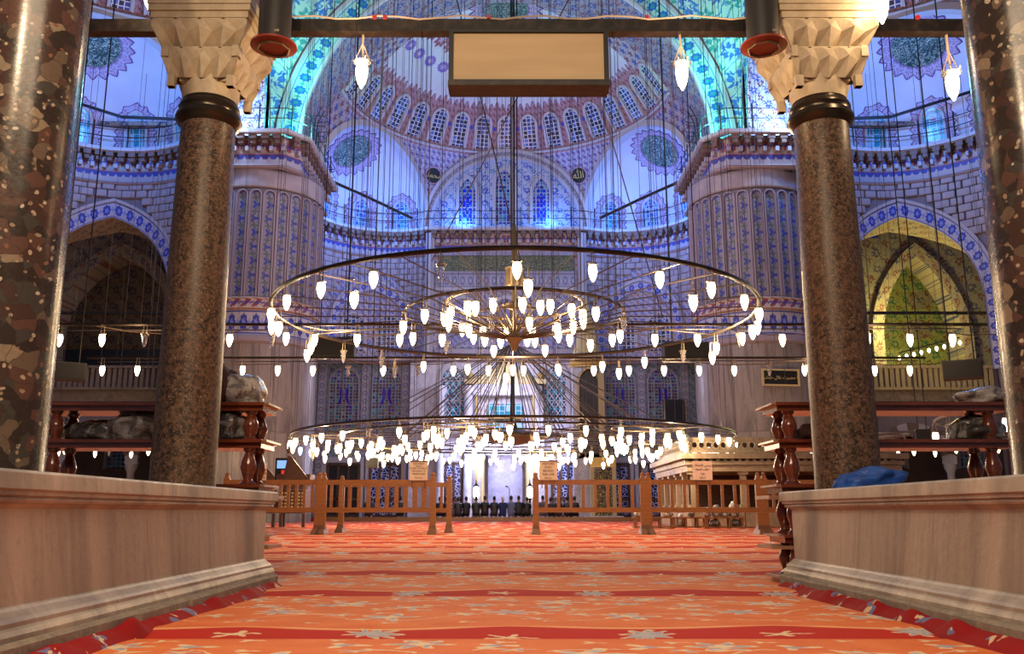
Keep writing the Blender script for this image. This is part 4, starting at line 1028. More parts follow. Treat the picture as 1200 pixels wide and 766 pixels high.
for z in (1.98, 2.30): MB().box((LX/2, 0, z), (LX+.1, .12, .08)).box((0, LY/2, z), (.12, LY+.1, .08)).obj('rail', m_mahfil, mh)
MB().box((LX/2, .9, 2.14), (LX*.98, .05, .28)).obj('dark_backing', m_darkwood, mh)  # thin dark sheet added behind the openwork to stand for shade
MB().box((LX/2+.3, LY*.6, .75), (LX-.4, .1, 1.4)).obj('inner_screen', m_darkwood, mh)
# ---------------------------------------------------------------- wooden barrier fences
post_me = MB().box((0, 0, .52), (.11, .09, 1.0)).box((0, 0, 1.04), (.075, .07, .06)).lathe([(.03, 0), (.045, .035), (.02, .07)], (0, 0, 1.06), 8).mesh('post', m_fence)
foot_me = MB().box((0, 0, .045), (.17, .5, .09), taper=.72).box((0, 0, .12), (.14, .2, .09), taper=.8).mesh('foot', m_fencefoot)
bal_me = MB().box((0, 0, .695), (.055, .035, .46)).mesh('baluster', m_fence)
def fence(px0, px1, y, nb, label, footpx=None):
    x0, x1 = P(px0, 600, y).x, P(px1, 600, y).x; L = x1-x0
    e = empty('barrier_fence', (x0, y, 0), label=label, cat='fence', group='wooden barrier fences')
    for x in (0.03, L-.03): inst('post', post_me, e, (x, 0, 0)); inst('foot', foot_me, e, (x, 0, 0))
    MB().box((L/2, 0, .945), (L, .06, .09)).obj('top_rail', m_fence, e); MB().box((L/2, 0, .44), (L, .06, .09)).obj('bottom_rail', m_fence, e)
    for k in range(nb): inst('baluster', bal_me, e, (L*(k+1)/(nb+1), 0, 0))
    return e
FY = 16.8
fence(262, 374.5, FY, 11, 'wooden fence panel beside the left railing, in front of the preacher chair')
fence(376.5, 509, FY, 11, 'wooden fence panel carrying the left English notice')
fence(398, 528, FY+1.5, 11, 'wooden fence panel standing a step behind the left notice panel')
fence(626, 756, FY, 8, 'wooden fence panel carrying the VISITORS STAY BEHIND notice')
fence(758.5, 892, FY, 8, 'wooden fence panel carrying the Arabic notice')
fence(895, 1010, FY, 8, 'wooden fence panel behind the right turned-post shelf')
# notices
def text(body, size, loc, parent, m, rot=(pi/2, 0, 0), align='CENTER', ext=.002, name='lettering'):
    cu = bpy.data.curves.new(name, 'FONT'); cu.body = body; cu.size = size; cu.align_x = align; cu.align_y = 'CENTER'; cu.extrude = ext; cu.resolution_u = 3; cu.space_line = .9
    t = bpy.data.objects.new(name, cu); COL.objects.link(t); bpy.context.view_layer.update()
    me = bpy.data.meshes.new_from_object(t.evaluated_get(bpy.context.evaluated_depsgraph_get())); bpy.data.objects.remove(t); bpy.data.curves.remove(cu)
    me.materials.clear(); me.materials.append(m); o = inst(name, me, parent, loc, rot); return o
def notice(px0, px1, y, z0, z1, lines, m, label, bar=True, rz=0):
    x0, x1 = P(px0, 560, y).x, P(px1, 560, y).x; w = x1-x0
    e = empty('notice_board', ((x0+x1)/2, y, z0), label=label, cat='sign', group='fence notices')
    MB().box((0, 0, (z1-z0)/2), (w, .012, z1-z0)).obj('sheet', m, e)
    if bar: MB().box((0, -.005, z1-z0), (w+.01, .03, .018)).obj('holder_bar', m_darkwood, e)
    for x in (-w*.35, w*.35): MB().box((x, .012, (z1-z0)/2-.1), (.02, .012, z1-z0+.1)).obj('stick', m_fencefoot, e)
    for (tx, sz, dz) in lines: text(tx, sz, (0, -.009, dz), e, m_ink)
    e.rotation_euler.z = rz; return e
notice(480, 501, FY-.06, .98, 1.33, [('DO NOT', .050, .30), ('(please)', .034, .258), ('START TO PRAY', .045, .215), ('WITHOUT A', .045, .165), ('HEADSCARF', .045, .115), ('Thank you', .036, .045)], m_paper, 'beige English notice with six lines above the left fence')
notice(632, 653, FY-.06, .985, 1.335, [('VISITORS', .056, .295), ('STAY', .056, .23), ('BEHIND', .056, .165), ('THE LINE', .056, .10), ('Thank you', .034, .035)], m_paper, 'beige notice reading VISITORS STAY BEHIND THE LINE')
def fb(*c): return ''.join(chr(x) for x in c)
AR = lambda s: s[::-1]
notice(812, 835, FY-.06, .985, 1.33, [('\uFEAD\uFE8E\uFEC8\uFE98\uFEE7\uFEFB\uFE8D \uFEF0\uFE9F\uFEAE\uFEF3', .062, .27), ('\uFEC2\uFEA8\uFEDF\uFE8D \uFED2\uFEE0\uFEA7', .062, .195), ('\uFE8E\uFEE8\uFEEB', .062, .12), ('\uFE8D\uFEAE\uFEDC\uFEB7', .06, .045)], m_pinkpaper, 'pink paper notice in Arabic script above the right fence', bar=False, rz=.03)
notice(303, 312, FY-.06, .98, 1.30, [('NOT', .05, .26), ('ENTRY', .05, .19), ('PRAYER', .045, .12), ('AREA', .045, .05)], m_paper, 'white notice half hidden by the left shelf end', bar=False)

# ---------------------------------------------------------------- preacher's chair (left), benches and bundles (right)
p = P(334, 600, 24.5)
ks = empty('preacher_chair', (p.x, 24.5, 0), label='dark carved wooden preacher chair with lattice panels and slanting sides', cat='chair')
for x in (-.55, .25):
    MB().box((x, 0, .68), (.72, .6, .62)).obj('chest', m_darkwood, ks)
    g = MB()
    for i in range(7):
        for j in range(6): g.box((x-.27+.09*i, -.31, .45+.09*j), (.05, .02, .05), rz=0)
    g.obj('lattice', m_kraft, ks)
    for dx in (-.3, .3): MB().box((x+dx, -.2, .18), (.08, .08, .36)).obj('leg', m_darkwood, ks)
fmk = plane_map((0, -.3, 0), (1, 0, 0), (0, -1, 0))
MB().prism([(-.95, 1.0), (-.95, 1.95), (-.85, 2.0), (-.25, 1.35), (-.25, 1.0)], fmk, 0, .08).obj('side_panel', m_darkwood, ks)
MB().prism([(.0, 1.0), (.0, 1.35), (.10, 1.9), (.2, 1.85), (.65, 1.3), (.65, 1.0)], fmk, 0, .08).obj('side_panel', m_darkwood, ks)
MB().box((.25, 0, 1.25), (.9, .6, .3)).obj('seat', m_darkwood, ks)
for x in (-.9, .1): MB().lathe([(.03, 0), (.06, .08), (.02, .2)], (x, -.3, 1.95), 8).obj('finial', m_darkwood, ks, True)
tv = empty('monitor', (p.x-.22, 25.2, 1.35), label='small bright screen showing blue and red behind the preacher chair', cat='screen')
MB().box((0, 0, .2), (.56, .06, .68)).obj('case', m_black, tv)
m_scr = mat('screen_blue', (.1, .2, .4), .4, emis=(.25, .5, .9), estr=1.0); m_scr2 = mat('screen_red', (.4, .02, .02), .4, emis=(.7, .03, .04), estr=.8)
MB().box((0, -.035, .36), (.46, .01, .22)).obj('blue_picture', m_scr, tv); MB().box((.05, -.035, .1), (.30, .01, .2)).obj('red_picture', m_scr2, tv); MB().box((0, .05, -.75), (.1, .1, 1.24)).obj('stand', m_black, tv)
def blob(name, size, seed, m, parent=None, sub=3, rough_=.28, flat=.0):
    bm = bmesh.new(); bmesh.ops.create_icosphere(bm, subdivisions=sub, radius=1)
    for v in bm.verts:
        q = v.co*1.6+Vector((seed*3.1, seed*1.7, seed)); k = 1+rough_*noise.noise(q)+rough_*.35*abs(noise.noise(q*2.7))
        c = v.co*k; z = max(c.z, -.62+flat)
        v.co = Vector((c.x*size[0], c.y*size[1], (z+.62-flat)*size[2]/1.5))
    me = bpy.data.meshes.new(name); bm.to_mesh(me); bm.free(); me.polygons.foreach_set('use_smooth', [True]*len(me.polygons)); me.materials.append(m)
    return inst(name, me, parent)
bi = 0
for px0, px1, y, dsc in ((742, 790, 22.6, 'farthest left'), (787, 832, 22.3, 'middle'), (824, 871, 21.8, 'nearest right')):
    x0, x1 = P(px0, 616, y).x, P(px1, 616, y).x; L = x1-x0
    e = empty('shoe_bench', (x0, y, .0), label='low reddish wooden shoe bench by the marble platform, %s of three' % dsc, cat='bench', group='shoe benches')
    MB().box((L/2, 0, .27), (L, .34, .035)).obj('seat', m_fence, e); MB().box((L/2, 0, .05), (L, .36, .035)).obj('shelf', m_fence, e)
    for k in range(4):
        MB().box((.05+(L-.1)*k/3, -.12, .15), (.05, .05, .26)).obj('leg', m_fence, e); MB().box((.05+(L-.1)*k/3, .12, .15), (.05, .05, .26)).obj('leg', m_fence, e)
cols = {'grey': m_plasticw, 'black': m_plasticd}
for (px, y, w, h, z, cn, dsc) in ((752, 22.6, .30, .2, .29, 'grey', 'long pale grey shoe bag lying on the left bench'), (783, 22.5, .2, .13, .29, 'grey', 'small pale bag at the right end of the left bench'), (797, 22.3, .16, .28, .07, 'grey', 'pale bag under the left end of the middle bench'), (811, 22.3, .15, .2, .29, 'black', 'black shoes on the middle bench'),
        (829, 21.8, .17, .22, .29, 'grey', 'grey bag at the left end of the right bench'), (840, 21.8, .17, .26, .29, 'grey', 'pointed pale bag, second on the right bench'), (850, 21.8, .2, .16, .29, 'grey', 'low grey bag, third on the right bench'), (861, 21.8, .2, .36, .29, 'grey', 'tall white knotted bag on the right end of the bench'), (838, 21.75, .22, .16, .07, 'black', 'dark shoes under the left part of the right bench'), (862, 21.75, .18, .17, .07, 'black', 'dark shoes under the right end of the right bench')):
    bi += 1; o = blob('shoe_bag', (w*.62, .15, h), bi, cols[cn], sub=2); o.location = (P(px, 616, y).x, y, z); tag(o, dsc, 'bag')

# ---------------------------------------------------------------- worshippers kneeling before the mihrab
def skin_mesh(name, pts, edges, rad, sub=1, root=0):
    me = bpy.data.meshes.new(name); me.from_pydata(pts, edges, []); o = bpy.data.objects.new(name, me); COL.objects.link(o)
    m = o.modifiers.new('s', 'SKIN'); m.use_smooth_shade = True
    for i, v in enumerate(me.skin_vertices[0].data): r = rad[i]; v.radius = r if isinstance(r, tuple) else (r, r); v.use_root = (i == root)
    if sub: u = o.modifiers.new('u', 'SUBSURF'); u.levels = sub; u.render_levels = sub
    bpy.context.view_layer.update()
    out = bpy.data.meshes.new_from_object(o.evaluated_get(bpy.context.evaluated_depsgraph_get())); out.name = name
    bpy.data.objects.remove(o); return out
# seated on the heels, facing +y
B = [(0, 0, .24), (0, .02, .42), (0, .05, .58), (0, .06, .68), (0, .08, .80), (0, .09, .875),
     (-.17, .05, .60), (-.23, .08, .42), (-.14, .27, .30), (.17, .05, .60), (.23, .08, .42), (.14, .27, .30),
     (-.10, .02, .20), (-.15, .40, .12), (-.12, .05, .06), (-.11, -.16, .04), (.10, .02, .20), (.15, .40, .12), (.12, .05, .06), (.11, -.16, .04)]
E = [(0, 1), (1, 2), (2, 3), (3, 4), (4, 5), (2, 6), (6, 7), (7, 8), (2, 9), (9, 10), (10, 11), (0, 12), (12, 13), (13, 14), (14, 15), (0, 16), (16, 17), (17, 18), (18, 19)]
Rd = [(.17, .14), (.16, .12), (.15, .11), .055, .085, .07, .07, .052, .035, .07, .052, .035, .11, .08, .055, .04, .11, .08, .055, .04]
body_me = skin_mesh('body', B, E, Rd); body_me.materials.append(m_skin)
robe_idx = [0, 1, 2, 6, 7, 9, 10, 12, 13, 14, 16, 17, 18]; mp_ = {k: i for i, k in enumerate(robe_idx)}
RB = [B[k] for k in robe_idx]+[(0, .055, .645)]; RE = [(mp_[a], mp_[b]) for a, b in E if a in mp_ and b in mp_]+[(2, len(robe_idx))]
RR = []
for k in robe_idx:
    r = Rd[k]; RR.append(tuple(x+.03 for x in r) if isinstance(r, tuple) else r+.028)
RR.append(.075)
coat_me = skin_mesh('coat', RB, RE, RR); coat_me.materials.append(m_maroon)
bmh = bmesh.new(); bmesh.ops.create_icosphere(bmh, subdivisions=2, radius=.1)
for v in bmh.verts:
    v.co = Vector((v.co.x*.92, v.co.y*1.05+.075, v.co.z*1.12+.845))
    if v.co.y > .13: v.co.z = max(v.co.z, .87)
hair_me = bpy.data.meshes.new('hair'); bmh.to_mesh(hair_me); bmh.free(); hair_me.polygons.foreach_set('use_smooth', [True]*len(hair_me.polygons)); hair_me.materials.append(m_hair)
cloth = {'black': m_black, 'charcoal': m_darkgrey, 'navy': mat('navy_cloth', (.012, .02, .055), .8), 'dark blue': mat('blue_cloth_dark', (.02, .04, .13), .8), 'pale grey-blue': mat('greyblue_cloth', (.14, .17, .27), .8), 'brown': mat('brown_cloth', (.06, .035, .02), .8), 'grey': mat('grey_cloth', (.12, .11, .11), .8)}
ppl = [(516, 'black', ''), (524, 'navy', ''), (537.6, 'charcoal', ''), (547, 'black', ''), (558, 'charcoal', ''), (568.5, 'black', ''), (579.5, 'charcoal', ''), (589.5, 'dark blue', 'cap'), (598.6, 'pale grey-blue', ''), (608, 'black', 'wide'), (618, 'black', ''), (636, 'grey', ''), (645, 'black', ''), (654, 'brown', ''), (664, 'charcoal', ''), (673, 'black', ''), (470, 'black', ''), (433, 'brown', '')]
desc = ['person in black kneeling behind the fence gap post, leftmost of the row beside the low window', 'person in navy kneeling second in the row left of the mihrab', 'person in charcoal coat kneeling third in the row left of the mihrab', 'person in black kneeling just left of the left candlestick', 'person in charcoal kneeling in front of the left candlestick', 'person in black kneeling between left candlestick and niche', 'person in charcoal leaning low just left of the niche', 'person in dark blue with a white cap kneeling in front of the niche', 'person in pale grey-blue shirt kneeling in the niche centre', 'broad person in black kneeling right of the pale shirt', 'person in black kneeling by the right candlestick', 'person in grey kneeling behind the right fence beside its left post', 'person in black kneeling second behind the right fence', 'person in brown kneeling third behind the right fence', 'person in charcoal kneeling left of the gilded portal', 'person in black kneeling right beside the gilded portal step', 'person in black kneeling seen through the left fence bars', 'person in brown kneeling at the far left before a grille window']
rp = random.Random(3)
for (px, cn, fl_), ds in zip(ppl, desc):
    p = P(px, 608, 45); e = empty('person', (p.x, 44.6+rp.uniform(-.15, .15), .12), rp.uniform(-.25, .25), label=' '.join(ds.split()[:16]), cat='person', group='worshippers in a row')
    b = inst('body', body_me, e); c = inst('coat', coat_me, e, sc=(1.12 if fl_ == 'wide' else 1, 1, 1)); c.material_slots[0].link = 'OBJECT'; c.material_slots[0].material = cloth[cn]
    h = inst('hair' if fl_ != 'cap' else 'cap', hair_me, e)
    if fl_ == 'cap': h.material_slots[0].link = 'OBJECT'; h.material_slots[0].material = m_whitecap
    k = rp.uniform(1.0, 1.12); e.scale = (k*.79, k*.9, k*1.04)
# microphone on a stand before the niche
g = MB().tube([(0, 0, 0), (0, 0, 1.45), (-.12, 0, 1.55)], .02, 6).box((-.14, 0, 1.56), (.14, .06, .06)).obj('microphone_stand', m_black); g.location = (P(597, 590, 45.4).x, 45.9, .12); tag(g, 'thin black microphone stand in front of the niche', 'microphone')

# ---------------------------------------------------------------- loudspeakers and hanging boxes
def speaker(px, py, y, w, h, d, rz, label, tilt=-.25, z_rod=11.0):
    p = P(px, py, y); e = empty('loudspeaker', tuple(p), rz, label=label, cat='loudspeaker', group='hanging loudspeakers')
    bb = MB().prism([(-w/2, -h/2), (w/2, -h/2), (w/2, h/2), (-w/2, h/2)], plane_map((0, 0, 0), (1, 0, 0), (0, -1, 0)), -d, 0, True).obj('cabinet', m_darkgrey, e)
    MB().box((0, -.008, 0), (w*.94, .02, h*.86)).obj('grille', m_black, e)
    for x in (-w*.3, w*.3): MB().tube([(x, d*.4, h/2), (x, d*.4, h/2+z_rod)], .012, 4).obj('hanger', m_iron, e)
    return e
speaker(389, 406, 20, 1.02, .46, .3, 0, 'wide dark hanging loudspeaker box left of the near chandelier')
speaker(805, 411, 20, 1.04, .44, .3, .08, 'wide dark hanging loudspeaker box right of the near chandelier')
speaker(78, 434, 15, .62, .30, .3, .5, 'dark hanging loudspeaker with a pale diamond end beside the left outer column')
speaker(1128, 432, 15, .62, .32, .3, -.5, 'dark hanging loudspeaker in front of the right aisle')
speaker(791, 481, 49.4, 1.08, 1.28, .6, 0, 'black square box mounted before a stained window on the qibla wall', z_rod=.3)
speaker(1082, 509, 20, .3, .25, .25, -.3, 'small dark loudspeaker seen between the right shelf rails')
speaker(436, 542, 27, .34, .3, .25, 0, 'small dark hanging speaker above the left ground floor windows', z_rod=14)
# calligraphy board on the right pier
p = P(913, 443, 36); cb = empty('calligraphy_board', (p.x, 35.84, p.z), .13, label='framed black board with gold Arabic calligraphy hanging on the right pier', cat='board')
MB().box((0, 0, 0), (1.46, .06, .60)).obj('panel', m_black, cb)
MB().ribbon([(-.72, -.28), (.72, -.28), (.72, .28), (-.72, .28)], [(-.8, -.35), (.8, -.35), (.8, .35), (-.8, .35)], plane_map((0, -.03, 0), (1, 0, 0), (0, -1, 0)), -.05, .05, closed=True).obj('frame', m_kraft, cb)
text('\uFEF2\uFEB8\uFE92\uFEA3 \uFEDD\uFEFC\uFE91 \uFE95\uFEAE\uFEC0\uFEA3 \uFE8E\uFEF3', .19, (0, -.04, 0), cb, m_goldpaint, ext=.01)
for s, tx, sz in ((-1, '\uFEAA\uFEE4\uFEA4\uFEE3', .42), (1, '\uFDF2', .55)):
    f = sph_map(SC, RS, SH, s*R(28.3), R(19.5)); c0 = f(0, 0, .1); n = (f(0, 0, 1)-f(0, 0, 0)).normalized(); up = (f(0, .5, 0)-f(0, -.5, 0)).normalized(); xx = (f(.5, 0, 0)-f(-.5, 0, 0)).normalized()
    o = text(tx, sz, (0, 0, 0), south, m_goldpaint, ext=.015, name='gilt_script'); zz = xx.cross(up); o.matrix_basis = Matrix.Translation(c0) @ Matrix((xx, up, zz)).transposed().to_4x4()
# ---------------------------------------------------------------- chandeliers
lamp_me = MB().lathe([(.012, -.15), (.03, -.125), (.055, -.06), (.066, .0), (.06, .06), (.05, .09)], n=8).mesh('lamp_glass', m_bulb, True)
lampb_me = MB().lathe([(.012, -.15), (.03, -.125), (.055, -.06), (.066, .0), (.06, .06), (.05, .09)], n=8).mesh('lamp_glass', m_bulb_blue, True)
unlit_me = MB().lathe([(.015, -.16), (.03, -.12), (.05, -.05), (.05, .02), (.075, .09), (.08, .10)], n=10, caps=False).mesh('lamp_glass', m_glass, True)
hook_me = MB().tube([(0, 0, .30), (.03, 0, .28), (.035, 0, .15), (.04, 0, .10)], .007, 4).tube([(0, 0, .30), (-.03, 0, .28), (-.035, 0, .15), (-.04, 0, .10)], .007, 4).lathe([(.07, .09), (.075, .105), (.05, .115)], n=8, caps=False).mesh('lamp_hook', m_brass)
def lamps(parent, pts, unlit=(), blue=(), sc=1.0, drop=.30):
    for i, (x, y, z) in enumerate(pts):
        h = inst('lamp_hook', hook_me, parent, (x, y, z-drop*sc), (0, 0, atan2(y, x)), (sc, sc, sc))
        inst('lamp_glass', unlit_me if i in unlit else lampb_me if i in blue else lamp_me, h)
def circle(r, n, z=0, ph=0): return [(r*cos(2*pi*i/n+ph), r*sin(2*pi*i/n+ph), z) for i in range(n)]
def cable_mesh(h, r, name='suspension_cable'): return MB().tube([(0, 0, 0), (0, 0, h)], r, 4).mesh(name, m_wire)
def lights_on(parent_loc, r, n, energy, z=-.2, size=.08):
    for x, y, zz in circle(r, n, z, .3): light('POINT', 'chandelier_light', (parent_loc[0]+x, parent_loc[1]+y, parent_loc[2]+zz), energy/n, WARM, size)
# near chandelier
c1 = (.13, 13.7, 3.42)
ch = empty('ring_chandelier', c1, label='near wide ring chandelier of hanging glass lamps around a central lamp cluster', cat='chandelier')
MB().tube(circle(3.72, 72), .032, 8, closed=True).obj('outer_ring', m_ring, ch, True)
MB().tube(circle(1.72, 48, .02), .024, 8, closed=True).obj('middle_ring', m_ring, ch, True)
MB().tube(circle(1.08, 40, .20), .022, 8, closed=True).obj('inner_ring', m_brass, ch, True)
MB().tube(circle(.72, 32, -.02), .018, 6, closed=True).obj('inner_ring', m_brass, ch, True)
MB().lathe([(.03, -.55), (.09, -.42), (.14, -.36), (.10, -.28), (.03, -.22), (.03, .1), (.16, .16), (.16, .19), (.04, .24), (.04, .42), (.13, .46), (.15, .50), (.14, .74), (.16, .78), (.05, .82), (.03, 1.5)], n=16).obj('hub', m_brass, ch, True)
sp = MB().tube([(.08, 0, -.36), (1.72, 0, 0), (3.72, 0, 0)], .010, 4).mesh('spoke', m_wire)
for i in range(32): inst('spoke', sp, ch, (0, 0, 0), (0, 0, 2*pi*i/32))
sa = MB().tube([(.05, 0, -.34), (.10, 0, -.16), (.26, 0, -.02), (.30, 0, .14), (.20, 0, .22)], .018, 5).tube([(.10, 0, -.3), (.5, 0, -.12), (1.06, 0, .18)], .012, 5).mesh('scroll_arm', m_brass)
for i in range(8): inst('scroll_arm', sa, ch, (0, 0, 0), (0, 0, 2*pi*i/8+.2))
lamps(ch, circle(3.72, 26, 0, .12), unlit=(2, 9, 10, 18), sc=.85)
lamps(ch, circle(1.74, 12, .02, .2), unlit=(4, 11), sc=.85)
lamps(ch, circle(1.10, 16, .22, .1), sc=.9); lamps(ch, circle(.74, 8, .0, .3), unlit=(5,), sc=.85)
lamps(ch, circle(3.60, 10, -.18, .35), unlit=(3,), sc=.85)
cm = cable_mesh(16, .0036)
for i in range(18): inst('suspension_cable', cm, ch, (3.72*cos(2*pi*i/18), 3.72*sin(2*pi*i/18), 0))
for i in range(8): inst('suspension_cable', cm, ch, (1.72*cos(2*pi*i/8+.3), 1.72*sin(2*pi*i/8+.3), 0))
MB().tube([(0, 0, 1.4), (0, 0, 17)], .016, 6).obj('main_rod', m_iron, ch)
for x in (-.05, .05): MB().tube([(x, 0, 1.1), (x, .02, 17)], .010, 4).obj('main_cable', m_wire, ch)
lights_on(c1, 3.3, 5, 820); lights_on(c1, .9, 2, 160, .05)
# straight lamp bars crossing the hall at the same height
for (y, z, n, x0, x1, py, unl, ds) in ((14.6, 3.48, 22, -7.8, 7.8, 377, (2, 5, 16), 'nearer of two long lamp bars crossing behind the near chandelier ring'), (18.0, 3.50, 24, -8.6, 8.6, 417, (3, 7, 9, 19), 'farther of two long lamp bars crossing behind the near chandelier ring')):
    e = empty('lamp_bar', (0, y, z), label=ds, cat='lamp bar', group='lamp bars')
    MB().tube([(x0, 0, 0), (x1, 0, 0)], .026, 6).obj('bar', m_ring, e); MB().tube([(x0, .5, .0), (x1, .35, .0)], .012, 5).obj('bar', m_wire, e)
    pts = [(x0+.35+(x1-x0-.7)*i/(n-1), -.02, 0) for i in range(n)]
    if y > 16: pts = [p for p in pts]
    lamps(e, pts, unlit=unl, sc=.85)
    cm2 = cable_mesh(15, .0036)
    for i in range(14): inst('suspension_cable', cm2, e, (x0+(x1-x0)*(i+.5)/14, 0, 0))
    for i in range(3): light('POINT', 'lamp_bar_light', ((i-1)*6.2, y, z-.2), 45, WARM, .1)
    for i in range(5):
        q = -7+3.5*i
        MB().tube([(q, 0, 0), (q+.5, .5, -.02), (q+1.2, .9, .0), (q+2.1, .8, 0), (q+2.6, .3, 0), (q+2.8, 0, 0)], .010, 4).obj('curved_brace', m_brass, e)
# far chandelier under the main dome
c2 = (.20, 27.0, 2.56)
ch2 = empty('ring_chandelier', c2, label='far huge low ring chandelier crowded with lit lamps before the mihrab', cat='chandelier')
for r, rad in ((6.55, .035), (5.2, .028), (3.4, .026), (1.6, .03)):
    MB().tube(circle(r, 72 if r > 3 else 36, 0), rad, 6, closed=True).obj('ring', m_ring, ch2, True)
lamps(ch2, circle(6.55, 46, 0, .05), unlit=(7, 30), blue=(22,)); lamps(ch2, circle(5.2, 38, -.05, .02), unlit=(4, 19)); lamps(ch2, circle(3.4, 30, -.02, .08), unlit=(5,)); lamps(ch2, circle(1.7, 14, 0, .1)); lamps(ch2, circle(4.3, 20, -.2, .1)); lamps(ch2, circle(5.9, 22, -.22, .13), unlit=(11,))
for i in range(6):   # small satellite rings of lamps
    a = 2*pi*i/6+.26; cx, cy = 5.0*cos(a), 5.0*sin(a)
    MB().tube([(cx+x, cy+y, z) for x, y, z in circle(.95, 20)], .02, 5, closed=True).obj('satellite_ring', m_brass, ch2, True)
    lamps(ch2, [(cx+x, cy+y, z) for x, y, z in circle(.95, 9, 0, .2)])
MB().lathe([(.05, -.2), (.5, -.12), (1.05, .02), (1.1, .12), (.6, .22), (.15, .3), (.08, .6), (.05, 2.5)], n=24).obj('hub', m_black, ch2, True)
sp2 = MB().tube([(.6, 0, .1), (6.55, 0, 0)], .014, 4).mesh('spoke', m_wire)
for i in range(28): inst('spoke', sp2, ch2, (0, 0, 0), (0, 0, 2*pi*i/28))
for n, r, k in ((20, 3.4, .1), (12, 5.2, .2), (12, 1.6, .0)):
    st2 = MB().tube([(.08, 0, 2.9), (r, 0, 0)], .016, 4).mesh('fan_cable', m_wire)
    for i in range(n): inst('fan_cable', st2, ch2, (0, 0, 0), (0, 0, 2*pi*i/n+k))
cm3 = cable_mesh(25, .008)
for r, n in ((6.55, 30), (5.2, 18), (3.4, 12)):
    for i in range(n): inst('suspension_cable', cm3, ch2, (r*cos(2*pi*i/n+.07*r), r*sin(2*pi*i/n+.07*r), 0))
MB().tube([(0, 0, 2.4), (0, 0, 26)], .022, 6).obj('main_rod', m_iron, ch2)
lights_on(c2, 5.6, 6, 1500); lights_on(c2, 2.2, 3, 350)
# aisle chandeliers
for s, lb in ((-1, 'left'), (1, 'right')):
    c3 = (s*14.2, 31.5, 2.9)
    e = empty('aisle_chandelier', c3, label='smaller ring chandelier glimpsed between the %s shelf rails' % lb, cat='chandelier', group='aisle chandeliers')
    for r in (3.3, 2.0): MB().tube(circle(r, 40), .03, 6, closed=True).obj('ring', m_brass, e, True)
    lamps(e, circle(3.3, 16, 0, .1)); lamps(e, circle(2.0, 8, 0, .3), unlit=(2,))
    spk = MB().tube([(.1, 0, .3), (3.3, 0, 0)], .014, 4).mesh('spoke', m_wire)
    for i in range(12): inst('spoke', spk, e, (0, 0, 0), (0, 0, 2*pi*i/12))
    for i in range(12): inst('suspension_cable', cm3, e, (3.3*cos(2*pi*i/12), 3.3*sin(2*pi*i/12), 0), sc=(1, 1, .5))
    lights_on(c3, 2.4, 2, 260)
    c4 = (s*8.6, 12.6, 1.75)
    e = empty('small_lamp_hoop', c4, label='small low hoop of lit lamps beyond the %s turned-post shelf' % lb, cat='chandelier', group='small lamp hoops')
    MB().tube(circle(2.3, 36), .016, 6, closed=True).obj('ring', m_brass, e, True); lamps(e, circle(2.3, 13, 0, .2), unlit=(1, 6), sc=.72)
    spk2 = MB().tube([(0, 0, .25), (2.3, 0, 0)], .008, 4).mesh('spoke', m_wire)
    for i in range(10): inst('spoke', spk2, e, (0, 0, 0), (0, 0, 2*pi*i/10))
    inst('suspension_cable', cable_mesh(14, .01), e, (0, 0, .2))
# long ceiling cables crossing the view
for k, (a, b, lb) in enumerate((((-1.9, 22, 16.5), (1.3, 27, 4.5), 'long slanting cable left of the hanging panel'), ((1.9, 22, 14.5), (-2.6, 30, 9.0), 'long slanting cable crossing behind the hanging panel'), ((-4.5, 30, 18), (-5.2, 34, 10), 'slanting cable before the left exedra'), ((3.0, 26, 13.0), (5.4, 30, 7), 'slanting cable before the right exedra'))):
    g = MB().tube([a, b], .022, 4).obj('slanting_cable', m_wire); tag(g, lb, 'cable', 'slanting cables')
cg = empty('ceiling_cables', (0, 0, 0), label='many thin dark chandelier cables hanging from the domes across the hall', cat='cables')
cm5 = cable_mesh(13, .009, 'cable')
rc = random.Random(5)
for i in range(60):
    x = rc.uniform(-13, 13); y = rc.uniform(24, 36); inst('cable', cm5, cg, (x, y, rc.uniform(3.5, 9)), sc=(1, 1, 1.4))

